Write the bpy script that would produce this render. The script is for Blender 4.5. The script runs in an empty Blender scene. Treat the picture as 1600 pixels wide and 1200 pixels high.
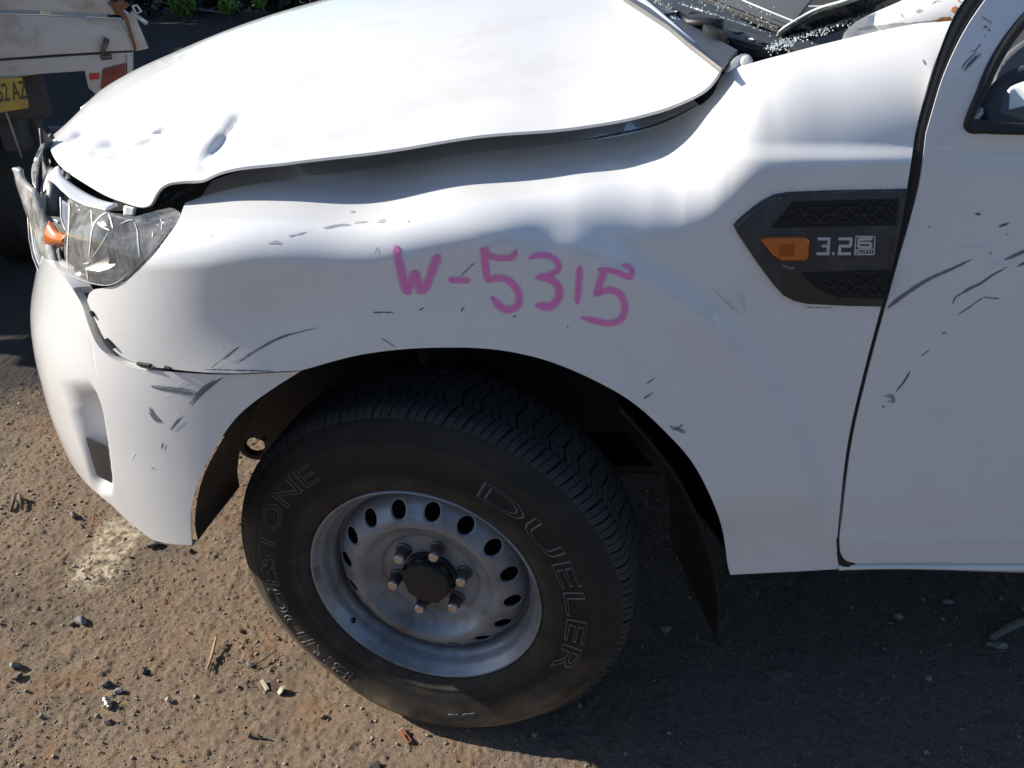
import bpy, bmesh, math, random
import numpy as np
from mathutils import Vector, Matrix
from mathutils.bvhtree import BVHTree

random.seed(7)
RNG = np.random.default_rng(7)
SC = bpy.context.scene
COL = SC.collection
rad = math.radians

# ------------------------------------------------------------------ camera
G = 0.37                                   # wheel centre height above the ground
CAM = np.array([0.13274, -1.11094, 1.06729 + G])
PITCH, YAW, ROLL, FPX = 0.51762, 0.02593, 0.00482, 1267.34
def cam_axes():
    cp, sp = math.cos(PITCH), math.sin(PITCH); cy, sy = math.cos(YAW), math.sin(YAW)
    cr, sr = math.cos(ROLL), math.sin(ROLL)
    f = np.array([sy * cp, cy * cp, -sp]); r = np.array([cy, -sy, 0.0]); u = np.cross(r, f)
    return cr * r + sr * u, -sr * r + cr * u, f
AR, AU, AF = cam_axes()
cd = bpy.data.cameras.new('camera'); cam = bpy.data.objects.new('camera', cd); COL.objects.link(cam)
cd.sensor_width = 36; cd.lens = FPX / 1600 * 36; cd.clip_start = 0.02; cd.clip_end = 2000
M = Matrix.Identity(4)
for i in range(3):
    M[i][0], M[i][1], M[i][2], M[i][3] = AR[i], AU[i], -AF[i], CAM[i]
cam.matrix_world = M
SC.camera = cam

# ------------------------------------------------------------------ light
SUN_AZ = rad(13.2)      # shadows fall along (cos, -sin)
SUN_EL = rad(28)
w = bpy.data.worlds.new('World'); SC.world = w; w.use_nodes = True
nt = w.node_tree; bg = nt.nodes['Background']
sky = nt.nodes.new('ShaderNodeTexSky'); sky.sky_type = 'NISHITA'; sky.sun_disc = False
sky.sun_elevation = SUN_EL
sun_vec = Vector((-math.cos(SUN_AZ) * math.cos(SUN_EL), math.sin(SUN_AZ) * math.cos(SUN_EL), math.sin(SUN_EL)))
sky.sun_rotation = math.atan2(sun_vec.x, sun_vec.y)
sky.air_density = 1.0; sky.dust_density = 0.6; sky.ozone_density = 4.0
nt.links.new(sky.outputs[0], bg.inputs[0]); bg.inputs[1].default_value = 0.088
sd = bpy.data.lights.new('sun', 'SUN'); sd.energy = 5.0; sd.angle = rad(0.53); sd.color = (1.0, 0.93, 0.82)
so = bpy.data.objects.new('sun', sd); COL.objects.link(so)
so.rotation_euler = sun_vec.to_track_quat('Z', 'Y').to_euler()
so.location = (-4, 2, 6)
SC.view_settings.view_transform = 'Standard'; SC.view_settings.look = 'None'
SC.view_settings.exposure = 0.80; SC.view_settings.gamma = 1
SC.view_settings.use_curve_mapping = False
SC.render.engine = 'CYCLES'
SC.cycles.max_bounces = 8; SC.cycles.transparent_max_bounces = 12

# ------------------------------------------------------------------ pixel -> place
def ray(px, py): return (px - 800) / FPX * AR - (py - 600) / FPX * AU + AF
def at(px, py, Y):
    d = ray(px, py); return CAM + d * ((Y - CAM[1]) / d[1])
def atz(px, py, Z=0.0):
    d = ray(px, py); return CAM + d * ((Z - CAM[2]) / d[2])
def proj(P):
    d = np.asarray(P) - CAM; z = d @ AF
    return np.stack([800 + FPX * (d @ AR) / z, 600 - FPX * (d @ AU) / z], -1)

# ------------------------------------------------------------------ objects
def tag(o, label=None, cat=None, group=None, kind=None):
    for k, v in (('label', label), ('category', cat), ('group', group), ('kind', kind)):
        if v: o[k] = v
    return o
def empty(name, loc=(0, 0, 0)):
    o = bpy.data.objects.new(name, None); COL.objects.link(o); o.location = loc; o.empty_display_size = .1
    return o
def link(name, me, mat=None, parent=None):
    o = bpy.data.objects.new(name, me); COL.objects.link(o)
    if mat is not None:
        me.materials.clear(); me.materials.append(mat)
    if parent is not None: o.parent = parent
    return o
def mesh_obj(name, V, F, mat=None, parent=None, smooth=True):
    me = bpy.data.meshes.new(name)
    me.from_pydata([tuple(map(float, v)) for v in V], [], [tuple(map(int, f)) for f in F])
    me.update()
    if smooth: me.polygons.foreach_set('use_smooth', [True] * len(me.polygons))
    return link(name, me, mat, parent)
def bm_obj(name, bm, mat=None, parent=None, smooth=False, sharp=None):
    me = bpy.data.meshes.new(name); bmesh.ops.recalc_face_normals(bm, faces=bm.faces[:])
    bm.to_mesh(me); bm.free()
    if smooth: me.polygons.foreach_set('use_smooth', [True] * len(me.polygons))
    o = link(name, me, mat, parent)
    if sharp: me.set_sharp_from_angle(angle=rad(sharp))
    return o
def grid_faces(n, m, wrap=False):
    F = []
    for i in range(n - 1):
        for j in range(m if wrap else m - 1):
            k = (j + 1) % m
            F.append((i * m + j, i * m + k, (i + 1) * m + k, (i + 1) * m + j))
    return F
def add_box(bm, c, s, rot=None, bev=0.0):
    r = bmesh.ops.create_cube(bm, size=1.0)
    vs = r['verts']
    bmesh.ops.scale(bm, vec=s, verts=vs)
    if bev:
        es = list({e for v in vs for e in v.link_edges})
        rr = bmesh.ops.bevel(bm, geom=es, offset=bev, segments=2, affect='EDGES', profile=.5)
        vs = list({v for f in rr['faces'] for v in f.verts} | {v for v in vs if v.is_valid})
    if rot is not None: bmesh.ops.rotate(bm, verts=vs, cent=(0, 0, 0), matrix=rot)
    bmesh.ops.translate(bm, vec=c, verts=vs)
    return vs
def add_tube(bm, pts, r, seg=10, caps=True):
    pts = [Vector(p) for p in pts]; rings = []
    rr = r if hasattr(r, '__len__') else [r] * len(pts)
    up = None
    for i, p in enumerate(pts):
        t = (pts[min(i + 1, len(pts) - 1)] - pts[max(i - 1, 0)]).normalized()
        if up is None:
            up = t.orthogonal().normalized()
        else:
            up = (up - t * up.dot(t)).normalized()
        b = t.cross(up)
        rings.append([bm.verts.new(p + (up * math.cos(a) + b * math.sin(a)) * rr[i]) for a in (2 * math.pi * k / seg for k in range(seg))])
    for A, B in zip(rings, rings[1:]):
        for k in range(seg): bm.faces.new((A[k], A[(k + 1) % seg], B[(k + 1) % seg], B[k]))
    if caps:
        bm.faces.new(rings[0]); bm.faces.new(rings[-1][::-1])
def lathe(profile, seg=96):
    """profile (r, d): revolve about the local Y axis; d along +Y."""
    V = []; n = len(profile)
    for r, d in profile:
        for k in range(seg):
            a = 2 * math.pi * k / seg
            V.append((r * math.cos(a), d, r * math.sin(a)))
    return V, grid_faces(n, seg, True)
def catmull(P, n):
    """resample an open polyline of points smoothly (centripetal by arc length)."""
    P = np.asarray(P, float)
    L = np.r_[0, np.cumsum(np.linalg.norm(np.diff(P, axis=0), axis=1))]
    L /= L[-1]
    t = np.linspace(0, 1, n) if np.isscalar(n) else np.asarray(n)
    return cubic(L, P, t)
def cubic(x, P, t):
    """monotone-ish cubic Hermite through (x, P)."""
    x = np.asarray(x, float); P = np.asarray(P, float)
    one = P.ndim == 1
    if one: P = P[:, None]
    h = np.diff(x); d = np.diff(P, axis=0) / h[:, None]
    m = np.zeros_like(P); m[0] = d[0]; m[-1] = d[-1]
    if len(x) > 2:
        w1 = h[1:][:, None]; w2 = h[:-1][:, None]
        m[1:-1] = (d[:-1] * w1 + d[1:] * w2) / (w1 + w2)
    t = np.asarray(t, float)
    i = np.clip(np.searchsorted(x, t) - 1, 0, len(x) - 2)
    s = np.clip((t - x[i]) / h[i], 0, 1)[..., None]; hh = h[i][..., None]
    out = (2 * s**3 - 3 * s**2 + 1) * P[i] + (s**3 - 2 * s**2 + s) * hh * m[i] + (-2 * s**3 + 3 * s**2) * P[i + 1] + (s**3 - s**2) * hh * m[i + 1]
    return out[..., 0] if one else out
def lin(x, xs, ys): return np.interp(x, xs, ys)
def sstep(a, b, x):
    t = np.clip((x - a) / (b - a), 0, 1); return t * t * (3 - 2 * t)

# ------------------------------------------------------------------ numpy noise
_perm = RNG.permutation(4096)
def vnoise(x, y):
    xi = np.floor(x).astype(int); yi = np.floor(y).astype(int)
    fx = x - xi; fy = y - yi; u = fx * fx * (3 - 2 * fx); v = fy * fy * (3 - 2 * fy)
    def h(a, b): return _perm[(_perm[a & 4095] + b) & 4095] / 4095.0
    return (h(xi, yi) * (1 - u) + h(xi + 1, yi) * u) * (1 - v) + (h(xi, yi + 1) * (1 - u) + h(xi + 1, yi + 1) * u) * v
def fbm(x, y, o=4, g=.5):
    s = 0; a = 1; n = 0
    for k in range(o):
        s = s + a * vnoise(x * 2**k + 17.3 * k, y * 2**k + 5.1 * k); n += a; a *= g
    return s / n

# ------------------------------------------------------------------ materials
def new_mat(name):
    m = bpy.data.materials.new(name); m.use_nodes = True
    return m, m.node_tree, m.node_tree.nodes['Principled BSDF']
def setp(b, **k):
    for n, v in k.items():
        n = n.replace('_', ' ')
        if n in b.inputs: b.inputs[n].default_value = v
def rgba(c): return (c[0], c[1], c[2], 1)
def simple(name, col, rough=.5, metal=0.0, coat=0.0, var=.15, scale=30, bump=0.0, bscale=200, spec=.5, obj=True):
    """base colour broken up by noise, roughness varied with it, optional fine relief."""
    m, t, b = new_mat(name)
    tc = t.nodes.new('ShaderNodeTexCoord')
    n = t.nodes.new('ShaderNodeTexNoise'); n.inputs['Scale'].default_value = scale; n.inputs['Detail'].default_value = 6
    n.inputs['Roughness'].default_value = .65
    t.links.new(tc.outputs['Object'], n.inputs['Vector'])
    mx = t.nodes.new('ShaderNodeMix'); mx.data_type = 'RGBA'
    mx.inputs[6].default_value = rgba([c * (1 - var) for c in col]); mx.inputs[7].default_value = rgba([min(1, c * (1 + var)) for c in col])
    t.links.new(n.outputs['Fac'], mx.inputs[0]); t.links.new(mx.outputs[2], b.inputs['Base Color'])
    mr = t.nodes.new('ShaderNodeMapRange'); mr.inputs[3].default_value = max(0, rough - .1); mr.inputs[4].default_value = min(1, rough + .1)
    t.links.new(n.outputs['Fac'], mr.inputs[0]); t.links.new(mr.outputs[0], b.inputs['Roughness'])
    setp(b, Metallic=metal, Coat_Weight=coat, Coat_Roughness=.06, Specular_IOR_Level=spec)
    if bump:
        n2 = t.nodes.new('ShaderNodeTexNoise'); n2.inputs['Scale'].default_value = bscale; n2.inputs['Detail'].default_value = 4
        t.links.new(tc.outputs['Object'], n2.inputs['Vector'])
        bp = t.nodes.new('ShaderNodeBump'); bp.inputs['Strength'].default_value = bump; bp.inputs['Distance'].default_value = .002
        t.links.new(n2.outputs['Fac'], bp.inputs['Height']); t.links.new(bp.outputs[0], b.inputs['Normal'])
    return m
def dirty(m, col, scale=8, lo=.55, hi=.75, stretch=(1, 1, 1), amount=.6, rough=.8):
    """lay a patchy film of dirt over a material made by simple()."""
    t = m.node_tree; b = t.nodes['Principled BSDF']
    src = b.inputs['Base Color'].links[0].from_socket
    tc = t.nodes.new('ShaderNodeTexCoord'); mp = t.nodes.new('ShaderNodeMapping'); mp.inputs['Scale'].default_value = stretch
    n = t.nodes.new('ShaderNodeTexNoise'); n.inputs['Scale'].default_value = scale; n.inputs['Detail'].default_value = 8; n.inputs['Roughness'].default_value = .7
    t.links.new(tc.outputs['Object'], mp.inputs[0]); t.links.new(mp.outputs[0], n.inputs['Vector'])
    mr = t.nodes.new('ShaderNodeMapRange'); mr.inputs[1].default_value = lo; mr.inputs[2].default_value = hi; mr.inputs[4].default_value = amount
    t.links.new(n.outputs['Fac'], mr.inputs[0])
    mx = t.nodes.new('ShaderNodeMix'); mx.data_type = 'RGBA'; mx.inputs[7].default_value = rgba(col)
    t.links.new(mr.outputs[0], mx.inputs[0]); t.links.new(src, mx.inputs[6]); t.links.new(mx.outputs[2], b.inputs['Base Color'])
    return m

PAINT = simple('white_paint', (.74, .745, .75), rough=.34, coat=1.0, var=.03, scale=6)
PAINT.node_tree.nodes['Principled BSDF'].inputs['Coat Roughness'].default_value = .04
dirty(PAINT, (.58, .53, .47), scale=5, lo=.5, hi=.85, amount=.38, stretch=(1, 1, 1.5))
dirty(PAINT, (.50, .44, .37), scale=60, lo=.62, hi=.8, amount=.35)
HOODP = simple('bonnet_paint', (.76, .755, .745), rough=.38, coat=.8, var=.03, scale=5)
dirty(HOODP, (.5, .42, .33), scale=7, lo=.50, hi=.85, amount=.45, stretch=(.7, 1.2, 1))
dirty(HOODP, (.42, .34, .26), scale=38, lo=.62, hi=.8, amount=.5, stretch=(.5, 1.5, 1))
BLACKPL = simple('black_plastic', (.018, .018, .02), rough=.5, var=.25, scale=60, bump=.12, bscale=900)
DARKPL = simple('dark_grey_plastic', (.035, .036, .038), rough=.55, var=.3, scale=40, bump=.15, bscale=700)
dirty(DARKPL, (.13, .12, .105), scale=22, lo=.5, hi=.8, amount=.6)
LINER = simple('arch_liner_black', (.013, .0135, .014), rough=.6, var=.3, scale=20, bump=.15, bscale=250); dirty(LINER, (.035, .03, .025), scale=10, lo=.5, hi=.8, amount=.4)
RUBBER = simple('seal_rubber', (.012, .012, .013), rough=.6, var=.2, scale=40)
MARKERH = simple('pink_marker_thin', (.84, .50, .66), rough=.5, var=.06, scale=90)
MARKER = simple('pink_marker', (1.0, .25, .57), rough=.6, var=.28, scale=140)
SCRATCH = simple('dark_scratch', (.17, .185, .21), rough=.6, var=.5, scale=300)
SCUFF = simple('grey_scuff', (.46, .46, .46), rough=.6, var=.5, scale=300)
CHIP = simple('pale_scuff', (.85, .86, .88), rough=.5, var=.05, scale=100)
BROWNM = simple('brown_smudge', (.47, .385, .30), rough=.7, var=.25, scale=80)
LIGHTGREY = simple('silver_print', (.50, .51, .52), rough=.4, var=.05)
ORANGE = simple('amber_plastic', (.55, .13, .01), rough=.25, coat=.6, var=.1, scale=40)
STEEL = simple('wheel_silver', (.26, .28, .315), rough=.47, metal=.35, var=.12, scale=14, bump=.04, bscale=300, coat=.25)
dirty(STEEL, (.10, .078, .058), scale=7, lo=.46, hi=.68, amount=.8)
HOLE = simple('brake_black', (.008, .008, .008), rough=.8)
CAPBLK = simple('hub_cap_black', (.014, .0145, .015), rough=.55, var=.2, scale=30, bump=.1, bscale=500)
dirty(CAPBLK, (.06, .05, .04), scale=25, lo=.55, hi=.8, amount=.4)
NUTM = simple('nut_chrome', (.55, .5, .46), rough=.32, metal=.85, var=.25, scale=120)
NUTSIDE = simple('nut_dark', (.10, .095, .09), rough=.4, metal=.6, var=.3, scale=80)
CHROME = simple('chrome', (.7, .7, .7), rough=.12, metal=1.0, var=.06, scale=20)
ENGBLK = simple('engine_dark', (.022, .023, .026), rough=.6, var=.4, scale=25)
GREYPART = simple('grey_part', (.16, .165, .175), rough=.45, metal=.3, var=.25, scale=25)

# ================================================================== GROUND
def ground_material():
    m, t, b = new_mat('yard_ground')
    L = t.links.new
    geo = t.nodes.new('ShaderNodeNewGeometry')
    def noise(scale, detail=6, rough=.6, off=(0, 0, 0)):
        mp = t.nodes.new('ShaderNodeMapping'); mp.inputs['Location'].default_value = off
        L(geo.outputs['Position'], mp.inputs[0])
        n = t.nodes.new('ShaderNodeTexNoise'); n.inputs['Scale'].default_value = scale; n.inputs['Detail'].default_value = detail; n.inputs['Roughness'].default_value = rough
        L(mp.outputs[0], n.inputs['Vector']); return n.outputs['Fac']
    def ramp(src, a, bb):
        r = t.nodes.new('ShaderNodeMapRange'); r.inputs[1].default_value = a; r.inputs[2].default_value = bb; L(src, r.inputs[0]); return r.outputs[0]
    def mix(fac, c1, c2):
        x = t.nodes.new('ShaderNodeMix'); x.data_type = 'RGBA'
        L(fac, x.inputs[0])
        for i, c in ((6, c1), (7, c2)):
            if isinstance(c, tuple): x.inputs[i].default_value = rgba(c)
            else: L(c, x.inputs[i])
        return x.outputs[2]
    base = mix(ramp(noise(140, 3, .7), .35, .7), (.145, .102, .068), (.325, .238, .162))
    grit = mix(ramp(noise(520, 2, .6), .45, .75), base, (.33, .28, .225))
    grit = mix(ramp(noise(430, 2, .6, (3, 1, 0)), .62, .84), grit, (.075, .062, .052))
    # sandy drift and red-brown soil in patches
    sand = mix(ramp(noise(9, 6, .7, (4.2, .7, 0)), .45, .66), grit, mix(ramp(noise(260, 3), .3, .7), (.215, .15, .095), (.365, .268, .178)))
    red = mix(ramp(noise(5.2, 6, .7, (1.3, 8.4, 0)), .53, .72), sand, mix(ramp(noise(300, 3), .3, .7), (.22, .115, .058), (.33, .20, .115)))
    drk = mix(ramp(noise(380, 3, .7, (2, 2, 0)), .35, .7), (.07, .058, .048), (.22, .175, .135))
    red = mix(ramp(noise(2.6, 6, .7, (7.7, 2.1, 0)), .50, .70), red, drk)
    # bare worn asphalt to the side
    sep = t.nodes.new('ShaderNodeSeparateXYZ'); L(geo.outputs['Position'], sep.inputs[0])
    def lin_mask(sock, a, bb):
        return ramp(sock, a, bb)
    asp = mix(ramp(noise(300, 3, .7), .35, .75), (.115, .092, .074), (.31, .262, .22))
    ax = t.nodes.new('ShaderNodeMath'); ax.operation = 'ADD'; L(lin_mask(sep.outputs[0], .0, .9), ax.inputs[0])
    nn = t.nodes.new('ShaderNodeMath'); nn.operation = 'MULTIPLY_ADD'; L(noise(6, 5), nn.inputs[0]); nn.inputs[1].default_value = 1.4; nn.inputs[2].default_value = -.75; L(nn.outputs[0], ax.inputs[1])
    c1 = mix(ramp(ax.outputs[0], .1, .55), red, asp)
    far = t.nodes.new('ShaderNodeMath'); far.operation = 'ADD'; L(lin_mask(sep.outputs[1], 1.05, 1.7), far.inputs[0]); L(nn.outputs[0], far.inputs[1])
    asp_shade = mix(ramp(noise(60, 5, .7), .3, .75), (.035, .032, .032), (.085, .075, .07))  # far asphalt coloured darker to deepen the shade there
    c2 = mix(ramp(far.outputs[0], .1, .6), c1, asp_shade)
    # pale spill of dust in front of the bumper
    pc = atz(172, 858)
    def gauss(cx, cy, hx, hy):
        dx = t.nodes.new('ShaderNodeMath'); dx.operation = 'SUBTRACT'; L(sep.outputs[0], dx.inputs[0]); dx.inputs[1].default_value = cx
        ax_ = t.nodes.new('ShaderNodeMath'); ax_.operation = 'ABSOLUTE'; L(dx.outputs[0], ax_.inputs[0])
        dy = t.nodes.new('ShaderNodeMath'); dy.operation = 'SUBTRACT'; L(sep.outputs[1], dy.inputs[0]); dy.inputs[1].default_value = cy
        ay = t.nodes.new('ShaderNodeMath'); ay.operation = 'ABSOLUTE'; L(dy.outputs[0], ay.inputs[0])
        mx = t.nodes.new('ShaderNodeMath'); mx.operation = 'MULTIPLY'
        L(ramp(ax_.outputs[0], hx, hx * .6), mx.inputs[0]); L(ramp(ay.outputs[0], hy, hy * .6), mx.inputs[1])
        n2 = t.nodes.new('ShaderNodeMath'); n2.operation = 'MULTIPLY'; L(mx.outputs[0], n2.inputs[0]); L(ramp(noise(45, 5), .38, .6), n2.inputs[1])
        return n2.outputs[0]
    c3 = mix(gauss(pc[0], pc[1], .075, .17), c2, (.62, .53, .38))
    L(c3, b.inputs['Base Color'])
    setp(b, Roughness=.95, Specular_IOR_Level=.15)
    bp = t.nodes.new('ShaderNodeBump'); bp.inputs['Strength'].default_value = .9; bp.inputs['Distance'].default_value = .0045
    ad = t.nodes.new('ShaderNodeMath'); ad.operation = 'ADD'; L(noise(330, 3, .7), ad.inputs[0]); L(noise(900, 2), ad.inputs[1])
    L(ad.outputs[0], bp.inputs['Height']); L(bp.outputs[0], b.inputs['Normal'])
    return m
GROUND = ground_material()
def spaced(lo, hi, step, far):
    core = np.arange(lo, hi, step); g = []; x, s = hi, step
    while x < far: g.append(x); s *= 1.22; x += s
    g.append(far); h = []; x, s = lo, step
    while x > -far: s *= 1.22; x -= s; h.append(x)
    h[-1] = -far
    return np.r_[h[::-1], core, g]
gx, gy = spaced(-1.7, 1.7, .0045, 400), spaced(-.3, 1.45, .0045, 400)
X, Y = np.meshgrid(gx, gy, indexing='ij')
def ground_z(X, Y):
    z = (fbm(X * 3 + 40, Y * 3 + 40, 3) - .5) * .012
    fade = np.exp(-np.maximum(np.hypot(X, Y - .5) - 2.2, 0) * 1.5)
    n1 = fbm(X * 42 + 9, Y * 42 + 3, 3, .62); n2 = fbm(X * 135 + 3, Y * 135 + 61, 2, .6)
    z = z + fade * ((n1 - .5) * .006 + np.maximum(n2 - .52, 0) * .014)
    flat = np.exp(-((X / .14) ** 2 + ((Y - .12) / .16) ** 2) ** 2)
    far = np.hypot(X, Y) > 40
    return np.where(far, 0, z) * (1 - flat) - .003
Z = ground_z(X, Y)
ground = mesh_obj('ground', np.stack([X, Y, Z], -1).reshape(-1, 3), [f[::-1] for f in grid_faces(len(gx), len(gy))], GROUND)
tag(ground, 'gritty brown and grey yard ground with sand and soil patches', None, None, 'structure')
def gz(x, y): return float(ground_z(np.array([x]), np.array([y]))[0])

# loose grit nobody could count
def rock_verts(n=12, rough=.35, flat=.7):
    bm = bmesh.new(); bmesh.ops.create_icosphere(bm, subdivisions=1, radius=1.0)
    V = np.array([v.co[:] for v in bm.verts]); F = [[v.index for v in f.verts] for f in bm.faces]; bm.free()
    return V, F
def chunk(n=13):
    """an angular stone: the hull of a few random points."""
    bm = bmesh.new()
    for _ in range(n):
        d = RNG.normal(0, 1, 3); d /= np.linalg.norm(d); bm.verts.new(d * RNG.uniform(.75, 1.05))
    r = bmesh.ops.convex_hull(bm, input=bm.verts[:])
    bmesh.ops.delete(bm, geom=list({g for g in r['geom_interior'] + r['geom_unused'] if isinstance(g, bmesh.types.BMVert)}), context='VERTS')
    bm.verts.index_update(); bm.verts.ensure_lookup_table()
    V = np.array([v.co[:] for v in bm.verts]); F = [[v.index for v in f.verts] for f in bm.faces]; bm.free()
    return V, F
CHUNKS = [chunk(int(RNG.integers(9, 15))) for _ in range(24)]
RV, RF = rock_verts()
GRITM = simple('grit_stone', (.25, .20, .15), rough=.9, var=.55, scale=22)
def scatter(n, smin, smax, power, seed):
    """angular grains dropped on the ground, denser in drifts."""
    r = np.random.default_rng(seed); out_v, out_f, base = [], [], 0
    x = r.uniform(-1.65, 1.65, n * 3); y = r.uniform(-.29, 1.42, n * 3)
    keep = (vnoise(x * 7 + 50, y * 7 + 50) > r.random(n * 3) * .8) & ((x < .1) | (r.random(n * 3) < .5))
    x, y = x[keep][:n], y[keep][:n]; n = len(x)
    s = smin + (smax - smin) * r.random(n) ** power
    zz = ground_z(x, y); kind = r.integers(0, len(CHUNKS), n); ang = r.uniform(0, 6.283, n); sc = r.uniform([.8, .8, .5], [1.5, 1.3, .95], (n, 3))
    for k, (CV, CF) in enumerate(CHUNKS):
        I_ = np.nonzero(kind == k)[0]
        if not len(I_): continue
        P_ = CV[None] * (sc[I_] * s[I_, None])[:, None, :]
        ca, sa = np.cos(ang[I_])[:, None], np.sin(ang[I_])[:, None]
        Q = np.stack([P_[..., 0] * ca - P_[..., 1] * sa + x[I_, None], P_[..., 0] * sa + P_[..., 1] * ca + y[I_, None], P_[..., 2] + (zz[I_] + s[I_] * .3)[:, None]], -1)
        T = np.array([[f[0], f[i], f[i + 1]] for f in CF for i in range(1, len(f) - 1)])
        F_ = T[None] + (np.arange(len(I_)) * len(CV))[:, None, None] + base
        out_v.append(Q.reshape(-1, 3)); out_f.append(F_.reshape(-1, 3)); base += len(I_) * len(CV)
    return np.concatenate(out_v), np.concatenate(out_f), base
va, fa_, n_a = scatter(26000, .0010, .0027, 2.0, 1); vb, fb_, n_b = scatter(5000, .0018, .0062, 4.0, 2)
V = np.concatenate([va, vb]); Fc = np.concatenate([fa_, fb_ + n_a])
me = bpy.data.meshes.new('loose_gravel'); me.vertices.add(len(V)); me.vertices.foreach_set('co', V.ravel())
me.loops.add(Fc.size); me.loops.foreach_set('vertex_index', Fc.ravel().astype(np.int32)); me.polygons.add(len(Fc)); me.polygons.foreach_set('loop_start', np.arange(0, Fc.size, 3, dtype=np.int32))
me.update(calc_edges=True); me.validate()
grit = link('loose_gravel', me, GRITM)
tag(grit, 'loose grit and tiny stones scattered over the yard ground', None, None, 'stuff')

# ================================================================== BACKGROUND: cut-off tub of a white utility truck
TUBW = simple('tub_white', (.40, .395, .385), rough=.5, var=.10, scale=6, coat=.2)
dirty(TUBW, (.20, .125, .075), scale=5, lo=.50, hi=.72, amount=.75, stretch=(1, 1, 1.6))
RUST = simple('rust_brown', (.16, .065, .03), rough=.85, var=.5, scale=40, bump=.3, bscale=150)
REDREF = simple('red_reflector', (.38, .03, .025), rough=.4, var=.2, scale=20)
YELLOW = simple('plate_yellow', (.42, .29, .05), rough=.5, var=.2, scale=18); dirty(YELLOW, (.16, .11, .05), scale=20, lo=.45, hi=.7, amount=.7)
DARKM = simple('dark_steel', (.045, .045, .052), rough=.7, var=.4, scale=8)
tub = empty('truck_tray', (0, 0, 0))
tag(tub, 'dirty white tray of a parked truck with yellow number plate and latched tailgate', 'truck tray')
TA = rad(8); TO = np.array([-1.18, 2.27, 0])
TX = np.array([math.cos(TA), math.sin(TA), 0]); TYv = np.array([-math.sin(TA), math.cos(TA), 0])
def on_tub(px, py, dep=0.0):
    n = TYv; o = TO + n * dep; d = ray(px, py); t = ((o - CAM) @ n) / (d @ n); return CAM + d * t
def tub_poly(name, poly, dep, thick, mat, parent, bev=.004):
    bm = bmesh.new()
    f = bm.faces.new([bm.verts.new(on_tub(x, y, dep)) for x, y in poly])
    r = bmesh.ops.extrude_face_region(bm, geom=[f])
    bmesh.ops.translate(bm, vec=Vector(TYv * thick), verts=[v for v in r['geom'] if isinstance(v, bmesh.types.BMVert)])
    if bev: bmesh.ops.bevel(bm, geom=bm.edges[:], offset=bev, segments=2, affect='EDGES', profile=.6)
    return bm_obj(name, bm, mat, parent, smooth=True, sharp=40)
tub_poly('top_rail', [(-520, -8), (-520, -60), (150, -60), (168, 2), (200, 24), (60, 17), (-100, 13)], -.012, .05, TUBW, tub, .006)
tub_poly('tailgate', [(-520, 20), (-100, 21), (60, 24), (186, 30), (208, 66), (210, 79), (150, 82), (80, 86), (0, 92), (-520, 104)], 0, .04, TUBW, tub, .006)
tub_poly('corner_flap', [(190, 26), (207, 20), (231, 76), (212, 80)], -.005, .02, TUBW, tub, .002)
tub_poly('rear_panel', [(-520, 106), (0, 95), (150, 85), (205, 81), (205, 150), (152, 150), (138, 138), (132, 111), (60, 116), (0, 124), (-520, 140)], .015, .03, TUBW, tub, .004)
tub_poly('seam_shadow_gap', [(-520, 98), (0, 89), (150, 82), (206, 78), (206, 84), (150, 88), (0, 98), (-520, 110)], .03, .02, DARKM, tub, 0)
for poly in ([(139, 115), (155, 114), (154, 124), (140, 125)],): tub_poly('reflector', poly, .010, .006, REDREF, tub, .001)
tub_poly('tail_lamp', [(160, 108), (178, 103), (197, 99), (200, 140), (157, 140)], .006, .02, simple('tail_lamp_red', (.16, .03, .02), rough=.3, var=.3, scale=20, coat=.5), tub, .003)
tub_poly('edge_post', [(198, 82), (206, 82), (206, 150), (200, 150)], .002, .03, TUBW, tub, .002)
# latch, hinge and chain
bm = bmesh.new()
add_tube(bm, [on_tub(163, 91, -.01), on_tub(161, 78, -.02), on_tub(167, 61, -.025)], [.011, .009, .011], 8)
add_tube(bm, [on_tub(158, 90, -.015), on_tub(174, 88, -.015)], .010, 8)
bm_obj('latch_handle', bm, simple('latch_metal', (.10, .08, .065), rough=.5, metal=.5, var=.4), tub, smooth=True)
bm = bmesh.new()
add_tube(bm, [on_tub(172, 3, -.02), on_tub(186, 14, -.03), on_tub(198, 32, -.02), on_tub(206, 58, -.015), on_tub(212, 78, -.012)], [.011, .014, .007, .006, .005], 8)
add_tube(bm, [on_tub(176, 12, -.03), on_tub(194, 2, -.03)], .012, 8)
add_tube(bm, [on_tub(180, 20, -.03), on_tub(200, 6, -.035)], .008, 8)
bm_obj('rusty_hinge', bm, RUST, tub, smooth=True)
bm = bmesh.new()
add_tube(bm, [on_tub(205, 19, -.035), on_tub(230, 37, -.035)], .009, 8)
add_tube(bm, [on_tub(*p, -.04) for p in ((207, 10), (214, 8), (221, 18), (213, 21), (207, 10))], .0045, 8, caps=False)
bm_obj('chain_hook', bm, simple('galvanised', (.42, .42, .42), rough=.45, metal=.4, var=.2), tub, smooth=True)
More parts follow.
